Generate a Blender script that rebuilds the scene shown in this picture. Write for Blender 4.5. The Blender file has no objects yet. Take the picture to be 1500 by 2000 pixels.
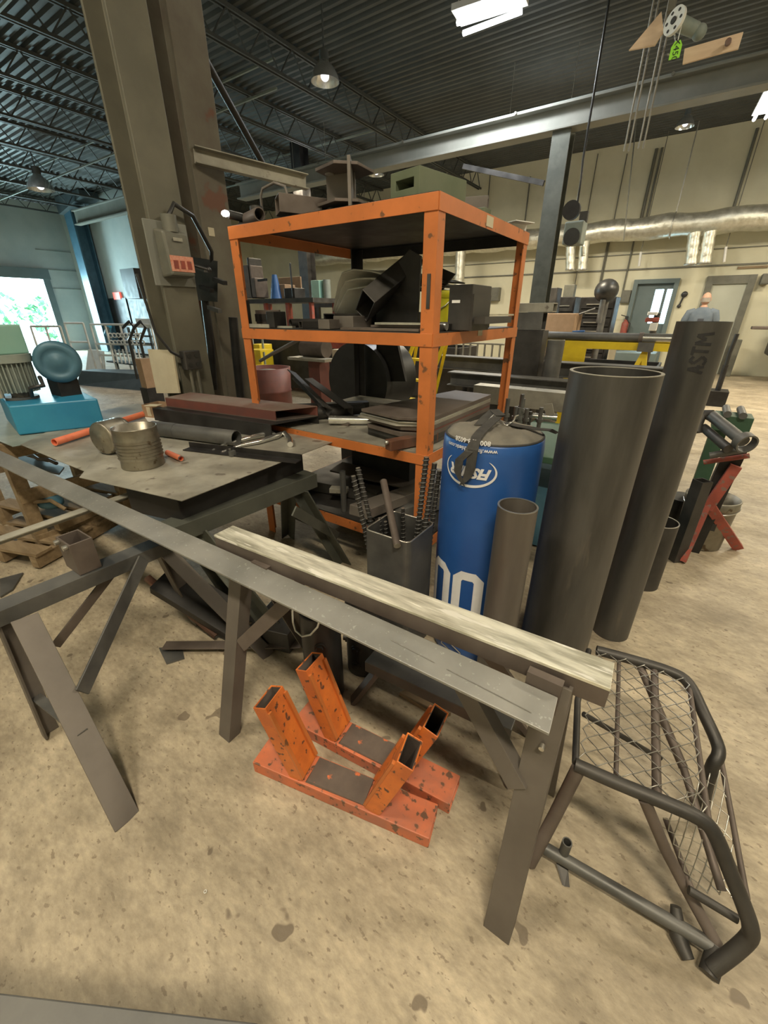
import bpy, math, random
from mathutils import Vector as V, Matrix
random.seed(7)
D=bpy.data; S=bpy.context.scene; COL=S.collection
PI=math.pi
# ---------------- camera ----------------
HC=1.4; FPX=805.0; PITCH=math.atan(388/805.0); YAW=math.radians(34.5)
cam=D.cameras.new('camera'); co=D.objects.new('camera',cam); COL.objects.link(co)
co.location=(0,0,HC); co.rotation_euler=(PI/2-PITCH,0,YAW)
cam.sensor_fit='VERTICAL'; cam.sensor_height=24; cam.lens=24*FPX/2000; cam.clip_start=.02; cam.clip_end=200
S.camera=co
S.view_settings.view_transform='Standard'; S.view_settings.look='None'; S.view_settings.gamma=1
S.view_settings.use_curve_mapping=False; S.view_settings.exposure=0.03
# ---------------- world ----------------
W=D.worlds.new('world'); S.world=W; W.use_nodes=True
bg=W.node_tree.nodes['Background']; bg.inputs[0].default_value=(.62,.86,1,1); bg.inputs[1].default_value=13.0
# ---------------- lights ----------------
def area(name,loc,sx,sy,power,color,rot=(0,0,0)):
    l=D.lights.new(name,'AREA'); l.shape='RECTANGLE'; l.size=sx; l.size_y=sy; l.energy=power; l.color=color
    o=D.objects.new(name,l); COL.objects.link(o); o.location=loc; o.rotation_euler=rot; return o
WARM=(1,.86,.62); COOL=(.93,.97,1)
LAMPS=[(0.9,-0.9,4.6,1.3,.32,175,WARM),(-2.4,-.9,4.6,1.3,.32,85,WARM),(2.6,3.2,4.6,1.3,.32,120,WARM),(1.9,8.9,4.28,1.3,.32,260,WARM),
 (-3.0,8.9,4.28,1.3,.32,260,WARM),(5.0,11.6,4.6,1.3,.32,200,WARM),(-3.25,7.25,4.6,1.3,.32,110,COOL),(-8.2,8.9,4.28,1.3,.32,230,WARM),
 (-14.,4.2,4.6,1.3,.32,100,COOL),(-3.2,4.0,4.6,1.3,.32,28,WARM)]
for i,(x,y,z,a,b,p,c) in enumerate(LAMPS): area('tube_light_%d'%i,(x,y,z-.03),a,b,p,c)  # those behind the runway beam are unseen, added to light the far wall
area('daylight',(-22.2,7.3,1.9),3.0,2.6,1500,(.6,.93,1),(0,-PI/2,0))
# ---------------- pixel -> point on a real plane ----------------
_F=V((-math.sin(YAW)*math.cos(PITCH),math.cos(YAW)*math.cos(PITCH),-math.sin(PITCH)))
_R=V((math.cos(YAW),math.sin(YAW),0)); _U=_R.cross(_F); _C=V((0,0,HC))
def at(px,py,z=None,Y=None,X=None):
    d=_F+_R*((px-750)/FPX)-_U*((py-1000)/FPX)
    if z is not None: t=(z-HC)/d.z
    elif Y is not None: t=Y/d.y
    else: t=X/d.x
    return _C+d*t
def pxm(p):           # pixels per metre seen at point p
    return FPX/((V(p)-_C).dot(_F))
# ---------------- mesh builder ----------------
def basis(d,up=V((0,0,1))):
    d=V(d).normalized(); up=V(up)
    if abs(d.dot(up.normalized()))>.98: up=V((0,1,0))
    s=d.cross(up).normalized(); u=s.cross(d).normalized(); return d,s,u
class MB:
    def __init__(s): s.v=[]; s.f=[]; s.sm=[]
    def add(s,vs,fs,smooth=False):
        n=len(s.v); s.v+= [V(q) for q in vs]; s.f+=[tuple(i+n for i in f) for f in fs]; s.sm+=[smooth]*len(fs); return s
    def hexa(s,p):   # p: 4 bottom, 4 top, same order
        return s.add(p,[(3,2,1,0),(4,5,6,7),(0,1,5,4),(1,2,6,5),(2,3,7,6),(3,0,4,7)])
    def box(s,c,sz,rz=0,M=None):
        c=V(c); x,y,z=[q/2 for q in sz]; R=M or Matrix.Rotation(rz,3,'Z')
        return s.hexa([c+R@V(q) for q in ((-x,-y,-z),(x,-y,-z),(x,y,-z),(-x,y,-z),(-x,-y,z),(x,-y,z),(x,y,z),(-x,y,z))])
    def bar(s,a,b,w,h,up=(0,0,1)):   # solid bar centred on a-b: w sideways, h along up
        return s.sweep([(-w/2,-h/2),(w/2,-h/2),(w/2,h/2),(-w/2,h/2)],a,b,up)
    def sweep(s,prof,a,b,up=(0,0,1),caps=True):
        a=V(a); b=V(b); d,sd,u=basis(b-a,up); n=len(prof)
        A=[a+sd*x+u*y for x,y in prof]; B=[b+sd*x+u*y for x,y in prof]
        fs=[(i,(i+1)%n,(i+1)%n+n,i+n) for i in range(n)]
        if caps: fs+=[tuple(range(n-1,-1,-1)),tuple(range(n,2*n))]
        return s.add(A+B,fs)
    def rtube(s,a,b,w,h,t=.005,up=(0,0,1)):   # open rectangular tube
        a=V(a); b=V(b); d,sd,u=basis(b-a,up)
        def L(p,w,h): return [p+sd*x+u*y for x,y in ((-w/2,-h/2),(w/2,-h/2),(w/2,h/2),(-w/2,h/2))]
        vs=L(a,w,h)+L(b,w,h)+L(a,w-2*t,h-2*t)+L(b,w-2*t,h-2*t); fs=[]
        for i in range(4):
            j=(i+1)%4
            fs+=[(i,j,j+4,i+4),(j+8,i+8,i+12,j+12),(i,i+8,j+8,j),(i+4,j+4,j+12,i+12)]
        return s.add(vs,fs)
    def cyl(s,a,b,r,r2=None,n=20,cap=True):
        a=V(a); b=V(b); r2=r if r2 is None else r2; d,sd,u=basis(b-a)
        cs=[(math.cos(2*PI*i/n),math.sin(2*PI*i/n)) for i in range(n)]
        A=[a+(sd*x+u*y)*r for x,y in cs]; B=[b+(sd*x+u*y)*r2 for x,y in cs]
        s.add(A+B,[(i,(i+1)%n,(i+1)%n+n,i+n) for i in range(n)],True)
        if cap: s.add(A,[tuple(range(n-1,-1,-1))]); s.add(B,[tuple(range(n))])
        return s
    def pipe(s,a,b,r,t=.006,n=32,r2=None):      # open round pipe
        a=V(a); b=V(b); r2=r2 or r; d,sd,u=basis(b-a)
        cs=[(math.cos(2*PI*i/n),math.sin(2*PI*i/n)) for i in range(n)]
        def L(p,r): return [p+(sd*x+u*y)*r for x,y in cs]
        q=[(i,(i+1)%n) for i in range(n)]
        s.add(L(a,r)+L(b,r2),[(i,j,j+n,i+n) for i,j in q],True)
        s.add(L(a,r-t)+L(b,r2-t),[(j,i,i+n,j+n) for i,j in q],True)
        s.add(L(a,r)+L(a,r-t),[(j,i,i+n,j+n) for i,j in q]); s.add(L(b,r2)+L(b,r2-t),[(i,j,j+n,i+n) for i,j in q])
        return s
    def tube(s,pts,r,n=10,cap=True,closed=False):  # round bar through points
        pts=[V(p) for p in pts]; m=len(pts); rs=r if isinstance(r,(list,tuple)) else [r]*m
        rings=[]; pu=None
        for k in range(m):
            if closed: d=pts[(k+1)%m]-pts[k-1]
            else: d=pts[min(k+1,m-1)]-pts[max(k-1,0)]
            d=d.normalized()
            if pu is None: _,sd,u=basis(d)
            else:
                u=(pu-d*pu.dot(d)).normalized(); sd=d.cross(u)
            pu=u; rings+=[pts[k]+(sd*math.cos(2*PI*i/n)+u*math.sin(2*PI*i/n))*rs[k] for i in range(n)]
        fs=[]
        for k in range(m if closed else m-1):
            k2=(k+1)%m
            fs+=[(k*n+i,k*n+(i+1)%n,k2*n+(i+1)%n,k2*n+i) for i in range(n)]
        s.add(rings,fs,True)
        if cap and not closed: s.add(rings[:n],[tuple(range(n-1,-1,-1))]); s.add(rings[-n:],[tuple(range(n))])
        return s
    def prism(s,pts,th,dirn=(0,0,-1)):   # polygon thickened along dirn
        d=V(dirn)*th; n=len(pts); A=[V(p) for p in pts]; B=[p+d for p in A]
        return s.add(A+B,[tuple(range(n)),tuple(range(2*n-1,n-1,-1))]+[(i,i+n,(i+1)%n+n,(i+1)%n) for i in range(n)])
    def lathe(s,c,prof,n=32,axis=(0,0,1),smooth=True):
        c=V(c); d,sd,u=basis(axis,(0,1,0)) ; m=len(prof); vs=[]
        for r,h in prof: vs+=[c+d*h+(sd*math.cos(2*PI*i/n)+u*math.sin(2*PI*i/n))*max(r,1e-4) for i in range(n)]
        return s.add(vs,[(k*n+i,k*n+(i+1)%n,(k+1)*n+(i+1)%n,(k+1)*n+i) for k in range(m-1) for i in range(n)],smooth)
    def sphere(s,c,r,n=16,sc=(1,1,1)):
        prof=[(math.sin(PI*k/10),-math.cos(PI*k/10)) for k in range(11)]; c=V(c); vs=[]
        for a,h in prof: vs+=[c+V((max(a,1e-3)*math.cos(2*PI*i/n)*r*sc[0],max(a,1e-3)*math.sin(2*PI*i/n)*r*sc[1],h*r*sc[2])) for i in range(n)]
        return s.add(vs,[(k*n+i,k*n+(i+1)%n,(k+1)*n+(i+1)%n,(k+1)*n+i) for k in range(10) for i in range(n)],True)
    def ring(s,c,R,r,axis=(0,0,1),n=24,k=8):
        d,sd,u=basis(axis,(0,1,0)); return s.tube([V(c)+(sd*math.cos(2*PI*i/n)+u*math.sin(2*PI*i/n))*R for i in range(n)],r,k,closed=True)
CH=lambda w,h,t:[(-w/2,-h/2),(w/2,-h/2),(w/2,-h/2+t),(-w/2+t,-h/2+t),(-w/2+t,h/2-t),(w/2,h/2-t),(w/2,h/2),(-w/2,h/2)]      # channel open to the side
CD=lambda w,h,t:[(-w/2,h/2),(-w/2,-h/2),(-w/2+t,-h/2),(-w/2+t,h/2-t),(w/2-t,h/2-t),(w/2-t,-h/2),(w/2,-h/2),(w/2,h/2)]      # channel open below
AN=lambda w,h,t:[(0,0),(w,0),(w,-t),(t,-t),(t,-h),(0,-h)]
IB=lambda w,h,t:[(-w/2,-h/2),(w/2,-h/2),(w/2,-h/2+t),(t/2,-h/2+t),(t/2,h/2-t),(w/2,h/2-t),(w/2,h/2),(-w/2,h/2),(-w/2,h/2-t),(-t/2,h/2-t),(-t/2,-h/2+t),(-w/2,-h/2+t)]
# ---------------- materials ----------------
MATS={}
def mat(name,c1,c2=None,rough=.5,metal=0.,scale=6.,spots=None,spot_scale=25.,spot_amt=.45,bump=.0,emit=0,stretch=(1,1,1),rough2=None,detail=6):
    if name in MATS: return MATS[name]
    m=D.materials.new(name); m.use_nodes=True; nt=m.node_tree; N=nt.nodes; L=nt.links; b=N['Principled BSDF']
    MATS[name]=m; c1=tuple(c1)+(1,)
    b.inputs['Metallic'].default_value=metal; b.inputs['Roughness'].default_value=rough; b.inputs['Base Color'].default_value=c1
    if emit: b.inputs['Emission Color'].default_value=c1; b.inputs['Emission Strength'].default_value=emit
    tc=N.new('ShaderNodeTexCoord'); mp=N.new('ShaderNodeMapping'); mp.inputs['Scale'].default_value=stretch; L.new(tc.outputs['Object'],mp.inputs[0])
    no=N.new('ShaderNodeTexNoise'); no.inputs['Scale'].default_value=scale; no.inputs['Detail'].default_value=detail; no.inputs['Roughness'].default_value=.6; L.new(mp.outputs[0],no.inputs[0])
    out=None
    if c2 is not None:
        r=N.new('ShaderNodeValToRGB'); r.color_ramp.elements[0].color=c1; r.color_ramp.elements[1].color=tuple(c2)+(1,)
        r.color_ramp.elements[0].position=.36; r.color_ramp.elements[1].position=.64; L.new(no.outputs['Fac'],r.inputs[0]); out=r.outputs[0]
    if spots is not None:
        n2=N.new('ShaderNodeTexNoise'); n2.inputs['Scale'].default_value=spot_scale; n2.inputs['Detail'].default_value=5; L.new(mp.outputs[0],n2.inputs[0])
        r2=N.new('ShaderNodeValToRGB'); r2.color_ramp.elements[0].position=1-spot_amt-.0; r2.color_ramp.elements[1].position=min(1,1-spot_amt+.05)
        r2.color_ramp.elements[0].color=(0,0,0,1); r2.color_ramp.elements[1].color=(1,1,1,1); L.new(n2.outputs['Fac'],r2.inputs[0])
        mx=N.new('ShaderNodeMix'); mx.data_type='RGBA'; L.new(r2.outputs[0],mx.inputs[0])
        if out: L.new(out,mx.inputs[6])
        else: mx.inputs[6].default_value=c1
        mx.inputs[7].default_value=tuple(spots)+(1,); out=mx.outputs[2]
    if out: L.new(out,b.inputs['Base Color'])
    if rough2 is not None:
        mr=N.new('ShaderNodeMapRange'); mr.inputs[3].default_value=rough; mr.inputs[4].default_value=rough2; mr.inputs[1].default_value=.35; mr.inputs[2].default_value=.65
        L.new(no.outputs['Fac'],mr.inputs[0]); L.new(mr.outputs[0],b.inputs['Roughness'])
    if bump:
        bp=N.new('ShaderNodeBump'); bp.inputs['Strength'].default_value=bump; bp.inputs['Distance'].default_value=.01; L.new(no.outputs['Fac'],bp.inputs['Height']); L.new(bp.outputs[0],b.inputs['Normal'])
    return m
M=lambda n:MATS[n]
mat('dark_steel',(.045,.043,.041),(.085,.08,.075),.42,.55,5,rough2=.6)
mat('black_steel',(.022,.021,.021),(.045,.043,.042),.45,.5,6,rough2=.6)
mat('grey_steel',(.25,.25,.235),(.34,.335,.315),.42,.5,4,spots=(.42,.42,.40),spot_scale=90,spot_amt=.36,rough2=.55)
mat('pipe_steel',(.062,.06,.057),(.125,.12,.112),.36,.5,7,spots=(.17,.15,.13),spot_scale=9,spot_amt=.36,stretch=(1,1,.16),rough2=.55)
mat('pipe_brown',(.13,.112,.095),(.19,.17,.15),.42,.4,8,spots=(.07,.055,.045),spot_scale=12,spot_amt=.4,stretch=(1,1,.12),rough2=.6)
mat('mill_steel',(.10,.10,.098),(.17,.168,.16),.45,.5,5,rough2=.6)
mat('brown_steel',(.11,.088,.076),(.165,.135,.118),.5,.35,7,rough2=.65)
mat('horse_steel',(.12,.105,.092),(.17,.15,.132),.5,.35,4,rough2=.6)
mat('green_grey_steel',(.08,.085,.072),(.12,.125,.105),.55,.3,4)
mat('rusty_steel',(.17,.075,.045),(.10,.06,.045),.6,.3,9)
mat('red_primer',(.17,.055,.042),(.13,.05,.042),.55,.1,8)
mat('dusty_red_primer',(.20,.16,.13),(.17,.10,.08),.7,.1,6)
mat('ground_steel',(.40,.385,.30),(.88,.86,.74),.34,.5,9,spots=(.95,.93,.84),spot_scale=14,spot_amt=.42,stretch=(.55,4.2,1),rough2=.5,detail=9)
mat('sheet_steel',(.27,.255,.215),(.45,.43,.365),.5,.45,4.5,spots=(.20,.18,.15),spot_scale=11,spot_amt=.36,rough2=.62)
mat('galvanized',(.46,.45,.41),(.62,.60,.55),.3,.8,12)
mat('bright_metal',(.6,.6,.58),(.75,.75,.72),.22,.9,12)
mat('foil',(.62,.60,.50),(.80,.78,.68),.28,.75,9,bump=1.0,rough2=.5)
mat('orange_paint',(.74,.20,.035),(.50,.125,.03),.42,0,9,spots=(.12,.05,.03),spot_scale=48,spot_amt=.395)
mat('rack_orange',(.58,.175,.045),(.46,.14,.035),.45,0,5,spots=(.16,.07,.03),spot_scale=20,spot_amt=.375)
mat('salmon_orange',(.66,.18,.075),(.42,.15,.09),.5,0,10,spots=(.15,.08,.05),spot_scale=40,spot_amt=.42)
mat('worn_orange',(.13,.105,.09),(.19,.15,.125),.5,.3,9,spots=(.72,.2,.08),spot_scale=24,spot_amt=.40)
mat('coral_paint',(.72,.17,.09),(.82,.24,.12),.5,0,12)
mat('red_paint',(.36,.075,.05),(.24,.055,.04),.55,0,12,spots=(.20,.12,.10),spot_scale=34,spot_amt=.43)
mat('yellow_paint',(.75,.56,.02),(.65,.47,.02),.45,0,7)
mat('bucket_yellow',(.55,.50,.02),(.62,.58,.04),.35,0,7)
mat('teal_paint',(.018,.19,.36),(.03,.25,.42),.4,0,3)
mat('pale_green_paint',(.22,.42,.36),(.26,.46,.40),.5,0,4)
mat('dusty_grey_paint',(.20,.24,.22),(.27,.30,.27),.6,0,6)
mat('blue_grey_paint_haze',(.05,.13,.19),(.07,.17,.24),.45,.1,5)
mat('machine_green',(.03,.08,.045),(.045,.10,.06),.55,0,6)
mat('olive_green',(.10,.125,.075),(.13,.15,.095),.6,.1,6)
mat('blue_vinyl',(.016,.078,.29),(.022,.095,.33),.33,0,5,bump=.06,rough2=.42)
mat('white_vinyl',(.78,.78,.80),(.70,.70,.72),.5,0,9)
mat('grey_cloth',(.15,.14,.12),(.20,.185,.155),.9,0,14,bump=.3)
mat('black_webbing',(.035,.034,.034),(.055,.053,.05),.8,0,40)
mat('white_plastic',(.72,.72,.68),None,.4)
mat('cream_card',(.60,.54,.40),(.52,.46,.33),.8,0,5)
mat('cardboard',(.36,.24,.15),(.30,.20,.12),.85,0,8)
mat('wood',(.30,.22,.13),(.20,.14,.08),.8,0,5,stretch=(1,6,6))
mat('pale_sheet',(.42,.41,.37),(.55,.54,.49),.5,.1,4)
mat('pale_wood',(.78,.60,.43),(.68,.50,.34),.75,0,4,stretch=(1,6,6))
mat('can_metal',(.17,.155,.125),(.31,.285,.23),.3,.75,8,spots=(.12,.09,.06),spot_scale=22,spot_amt=.38,rough2=.5)
mat('wall_paint',(.62,.59,.44),(.70,.67,.51),.75,0,1.2)
mat('cool_wall_paint',(.42,.47,.46),(.50,.54,.52),.75,0,1.2)
mat('roof_dark',(.06,.067,.066),(.08,.087,.085),.6,.1,2)
mat('beam_paint',(.20,.205,.18),(.25,.25,.22),.6,.1,2)
mat('soffit_dark',(.05,.055,.05),(.065,.07,.063),.7,0,2)
mat('column_paint',(.125,.12,.092),(.175,.165,.125),.55,.15,2.5)
mat('rusty_column',(.16,.145,.11),(.12,.10,.075),.6,.1,4,spots=(.15,.07,.045),spot_scale=4,spot_amt=.38)
mat('box_grey',(.13,.13,.105),(.17,.165,.135),.5,.2,8)
mat('warn_label',(.62,.22,.14),(.7,.36,.26),.6,0,60)
mat('column_slate',(.05,.07,.078),(.075,.10,.11),.6,.1,3)
mat('door_grey',(.11,.15,.155),(.13,.17,.175),.5,0,3)
mat('door_pale',(.46,.47,.39),(.50,.51,.43),.6,0,2)
mat('rubber',(.018,.017,.016),(.03,.028,.026),.75,0,10)
mat('black_plastic',(.02,.02,.02),(.03,.03,.03),.4,0,10)
mat('marker_ink',(.012,.012,.014),None,.6)
mat('skin',(.55,.33,.24),(.50,.29,.21),.5,0,10)
mat('shirt_blue',(.10,.13,.17),(.13,.16,.20),.85,0,8)
mat('trousers',(.05,.055,.07),None,.85)
mat('hair_grey',(.30,.27,.24),None,.8)
mat('tag_green',(.35,.85,.05),None,.5,emit=0)
mat('white_paint',(.8,.8,.78),(.7,.7,.68),.5,0,5)
mat('tube_glow',(.95,1,1),None,.5,emit=16)
mat('flare_glow',(1,.98,.9),None,.5,emit=14)
mat('small_glow',(.95,.97,1),None,.5,emit=2.2)
mat('exit_glow',(1,.15,.1),None,.5,emit=.8)
mat('foliage',(.10,.30,.13),(.30,.55,.32),.8,0,3)
mat('pavement',(.5,.5,.48),(.4,.42,.4),.8,0,2)
mat('blue_paint',(.03,.12,.35),(.05,.15,.4),.45,0,6)
gl=D.materials.new('window_glass'); gl.use_nodes=True; MATS['window_glass']=gl; gb=gl.node_tree.nodes['Principled BSDF']
gb.inputs['Base Color'].default_value=(.8,.95,1,1); gb.inputs['Transmission Weight'].default_value=1; gb.inputs['Roughness'].default_value=.05; gb.inputs['IOR'].default_value=1.1
# concrete floor: mottling, pits, saw-cut joints, stains
fm=D.materials.new('concrete_floor'); fm.use_nodes=True; MATS['concrete_floor']=fm; nt=fm.node_tree; N=nt.nodes; L=nt.links; b=N['Principled BSDF']
tc=N.new('ShaderNodeTexCoord')
def noise(sc,det=6,stretch=(1,1,1),rough=.6,rot=0):
    mp=N.new('ShaderNodeMapping'); mp.inputs['Scale'].default_value=stretch; mp.inputs['Rotation'].default_value=(0,0,rot); L.new(tc.outputs['Object'],mp.inputs[0])
    n=N.new('ShaderNodeTexNoise'); n.inputs['Scale'].default_value=sc; n.inputs['Detail'].default_value=det; n.inputs['Roughness'].default_value=rough; L.new(mp.outputs[0],n.inputs[0]); return n.outputs['Fac']
def ramp(src,p0,p1,c0,c1):
    r=N.new('ShaderNodeValToRGB'); r.color_ramp.elements[0].position=p0; r.color_ramp.elements[1].position=p1; r.color_ramp.elements[0].color=tuple(c0)+(1,); r.color_ramp.elements[1].color=tuple(c1)+(1,); L.new(src,r.inputs[0]); return r.outputs[0]
def mix(a,bc,f,mode='MIX'):
    m=N.new('ShaderNodeMix'); m.data_type='RGBA'; m.blend_type=mode
    if isinstance(f,float): m.inputs[0].default_value=f
    else: L.new(f,m.inputs[0])
    L.new(a,m.inputs[6])
    if isinstance(bc,tuple): m.inputs[7].default_value=bc+(1,)
    else: L.new(bc,m.inputs[7])
    return m.outputs[2]
base=ramp(noise(3.2,9,(1,1.4,1),.68),.34,.66,(.29,.242,.172),(.50,.425,.31))
base=mix(base,ramp(noise(22,6,(1,2.2,1),.7,.6),.3,.7,(.70,.70,.70),(1.16,1.16,1.15)),1.0,'MULTIPLY')
base=mix(base,(.20,.16,.11),ramp(noise(46,3,(1,1.7,1),.5,.5),.63,.68,(0,0,0),(.8,.8,.8)))
base=mix(base,(.13,.10,.07),ramp(noise(12,2,(1,1,1),.4,.2),.735,.755,(0,0,0),(.8,.8,.8)))
base=mix(base,(.24,.20,.15),ramp(noise(1.1,3),.6,.72,(0,0,0),(.45,.45,.45)))
sp=N.new('ShaderNodeSeparateXYZ'); L.new(tc.outputs['Object'],sp.inputs[0])
def joint(out,pos):
    a=N.new('ShaderNodeMath'); a.operation='SUBTRACT'; a.inputs[1].default_value=pos; L.new(out,a.inputs[0])
    c=N.new('ShaderNodeMath'); c.operation='ABSOLUTE'; L.new(a.outputs[0],c.inputs[0])
    e=N.new('ShaderNodeMath'); e.operation='LESS_THAN'; e.inputs[1].default_value=.004; L.new(c.outputs[0],e.inputs[0]); return e.outputs[0]
for o_,p_ in ((sp.outputs[1],2.52),(sp.outputs[1],6.6)): base=mix(base,(.05,.04,.03),joint(o_,p_))
L.new(base,b.inputs['Base Color']); b.inputs['Roughness'].default_value=.55
rg=N.new('ShaderNodeMapRange'); rg.inputs[3].default_value=.4; rg.inputs[4].default_value=.75; L.new(noise(3,5),rg.inputs[0]); L.new(rg.outputs[0],b.inputs['Roughness'])
bp=N.new('ShaderNodeBump'); bp.inputs['Strength'].default_value=.25; bp.inputs['Distance'].default_value=.006; L.new(noise(40,6),bp.inputs['Height']); L.new(bp.outputs[0],b.inputs['Normal'])
# ---------------- objects ----------------
def link(name,mesh,parent,loc):
    o=D.objects.new(name,mesh); COL.objects.link(o)
    if parent is not None: o.parent=parent; o.location=V(loc)-V(WL[parent.name])
    else: o.location=loc
    WL[o.name]=V(loc); return o
WL={}
def tag(o,label=None,cat=None,group=None,kind=None):
    if label: o['label']=label
    if cat: o['category']=cat
    if group: o['group']=group
    if kind: o['kind']=kind
    return o
def obj(name,mb,m,parent=None,label=None,cat=None,group=None,kind=None,bevel=0,sub=0):
    vs=mb.v; xs=[q.x for q in vs]; ys=[q.y for q in vs]; zs=[q.z for q in vs]
    base=V(((min(xs)+max(xs))/2,(min(ys)+max(ys))/2,min(zs))) if parent is None else WL[parent.name]
    me=D.meshes.new(name); me.from_pydata([tuple(q-base) for q in vs],[],mb.f); me.polygons.foreach_set('use_smooth',mb.sm)
    me.validate(); me.materials.append(M(m) if isinstance(m,str) else m); me.update()
    o=link(name,me,parent,base); tag(o,label,cat,group,kind)
    if bevel:
        bv=o.modifiers.new('bevel','BEVEL'); bv.width=bevel; bv.segments=2; bv.limit_method='ANGLE'; bv.angle_limit=math.radians(50)
    if sub:
        sm=o.modifiers.new('subd','SUBSURF'); sm.levels=sub; sm.render_levels=sub
    return o
def thing(name,label,cat,loc,group=None):
    o=link(name,None,None,V(loc)); o.empty_display_size=.05; return tag(o,label,cat,group)
def struct(name,mb,m,parent=None): return obj(name,mb,m,parent,kind=None if parent else 'structure')
def copy_tree(o,parent=None,off=V((0,0,0)),label=None):
    c=o.copy(); COL.objects.link(c); c.parent=parent
    if parent is None: c.location=o.location+V(off)
    WL[c.name]=WL[o.name]+V(off)
    if label: c['label']=label
    for ch in list(o.children): copy_tree(ch,c,off)
    return c
# ---------------- lettering ----------------
def text_mb(s_,size,place,shear=0,spacing=1,bold=0,sub=2):
    """letters as real thin faces; place(x,y)->(point, normal)"""
    cu=D.curves.new('lettering','FONT'); cu.body=s_; cu.size=size; cu.align_x='CENTER'; cu.align_y='CENTER'; cu.shear=shear; cu.space_character=spacing; cu.offset=bold; cu.resolution_u=2
    o=D.objects.new('lettering',cu); COL.objects.link(o); bpy.context.view_layer.update()
    me=D.meshes.new_from_object(o.evaluated_get(bpy.context.evaluated_depsgraph_get())); D.objects.remove(o)
    mb=MB(); vs=[]
    for q in me.vertices:
        p,nn=place(q.co.x,q.co.y); vs.append(p)
    mb.add(vs,[tuple(f.vertices) for f in me.polygons]); return mb
# =================== THE HALL ===================
ZC=5.12; YB=14.0; XL=-21.4; YL=8.9; XJ=-16.5; XR=9.0; YF=-4.0
struct('floor',MB().hexa([(XL-4,YF,-.2),(XR,YF,-.2),(XR,YB,-.2),(XL-4,YB,-.2),(XL-4,YF,0),(XR,YF,0),(XR,YB,0),(XL-4,YB,0)]),'concrete_floor')
# corrugated roof deck
mb=MB(); prof=[]; y=YF
while y<YB+.2:
    prof+=[(y,ZC+.04),(y+.05,ZC+.04),(y+.075,ZC),(y+.125,ZC)]; y+=.15
vs=[(x,a,b_) for x in (XL-.3,XR) for a,b_ in prof]; n=len(prof)
mb.add(vs,[(i,i+1,i+1+n,i+n) for i in range(n-1)])
mb.add([(XL-.3,YF,ZC+.06),(XR,YF,ZC+.06),(XR,YB+.2,ZC+.06),(XL-.3,YB+.2,ZC+.06)],[(0,1,2,3)])
struct('ceiling',mb,'roof_dark')
def wall_y(y,x0,x1,holes=(),th=.2):      # wall facing -Y, holes (xa,xb,za,zb)
    mb=MB(); xs=sorted(set([x0,x1]+[h[0] for h in holes]+[h[1] for h in holes]))
    for a,b_ in zip(xs,xs[1:]):
        hs=[h for h in holes if h[0]<=a+1e-6 and h[1]>=b_-1e-6]
        if not hs: segs=[(0,ZC)]
        else: segs=[(0,hs[0][2]),(hs[0][3],ZC)]
        for za,zb in segs:
            if zb-za>1e-3: mb.box(((a+b_)/2,y+th/2,(za+zb)/2),(b_-a,th,zb-za))
    return mb
# doors on the far wall (from the photograph's directions)
dx0=at(1228,600,Y=YB).x; dx1=at(1325,560,Y=YB).x; dz=at(1290,545,Y=YB).z
ex0=at(1377,560,Y=YB).x; ex1=at(1479,540,Y=YB).x
struct('wall_back',wall_y(YB,XJ,XR,[(dx0+.1,dx1-.1,0,dz-.1)]),'wall_paint')
struct('wall_back_left',wall_y(YL,XL-.2,XJ),'cool_wall_paint')
struct('wall_jog',MB().box((XJ-.1,(YL+YB)/2+.2,ZC/2),(.2,YB-YL-.0,ZC)),'wall_paint')
struct('wall_right',MB().box((XR+.1,(YF+YB)/2,ZC/2),(.2,YB-YF,ZC)),'wall_paint')
struct('wall_front',MB().box(((XL+XR)/2,YF-.1,ZC/2),(XR-XL,.2,ZC)),'wall_paint')
# left wall with the open loading door
gy0,gy1,gz=5.4,at(82,545,X=XL).y,2.62
mb=MB()
for a,b_,za,zb in ((YF,gy0,0,ZC),(gy1,YL,0,ZC),(gy0,gy1,gz,ZC)): mb.box((XL-.1,(a+b_)/2,(za+zb)/2),(.2,b_-a,zb-za))
struct('wall_left',mb,'cool_wall_paint')
fr=MB().box((XL+.03,gy1+.12,gz/2+.1),(.1,.24,gz+.2)).box((XL+.03,gy0-.12,gz/2+.1),(.1,.24,gz+.2)).box((XL+.05,(gy0+gy1)/2,gz+.15),(.2,gy1-gy0+.5,.36))
struct('trim_1',fr,'door_grey')
# outdoors beyond the loading door
struct('ground',MB().box((XL-10.2,6,-.13),(12,16,.1)),'pavement')
for k,(y,z,r) in enumerate([(5.4,1.2,1.3),(8.15,1.4,1.35),(10.9,1.2,1.3)]):
    mb=MB(); random.seed(40+k)
    for i in range(260):
        a=random.uniform(0,2*PI); h=random.uniform(-1,1); rr=r*random.uniform(.75,1.0); s=math.sqrt(1-h*h)
        c=V((XL-9+math.cos(a)*s*rr*.6,y+math.sin(a)*s*rr,z+h*rr)); e=V((random.uniform(-1,1),random.uniform(-1,1),random.uniform(-1,1))).normalized()*.22; q=e.cross(V((0,.3,1))).normalized()*.14
        mb.add([c-e,c+q,c+e,c-q],[(0,1,2,3)])
    t=thing('bush',['leafy green bush outside the open loading door, nearest its far jamb','leafy green bush outside in the middle of the loading doorway','leafy green bush outside, hidden mostly behind the door jamb'][2-k],'bush',(XL-9,y,-.08))
    obj('foliage',mb,'foliage',t); obj('trunk',MB().cyl((XL-9,y,-.1),(XL-9,y,z),.08,.04),'wood',t)
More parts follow.
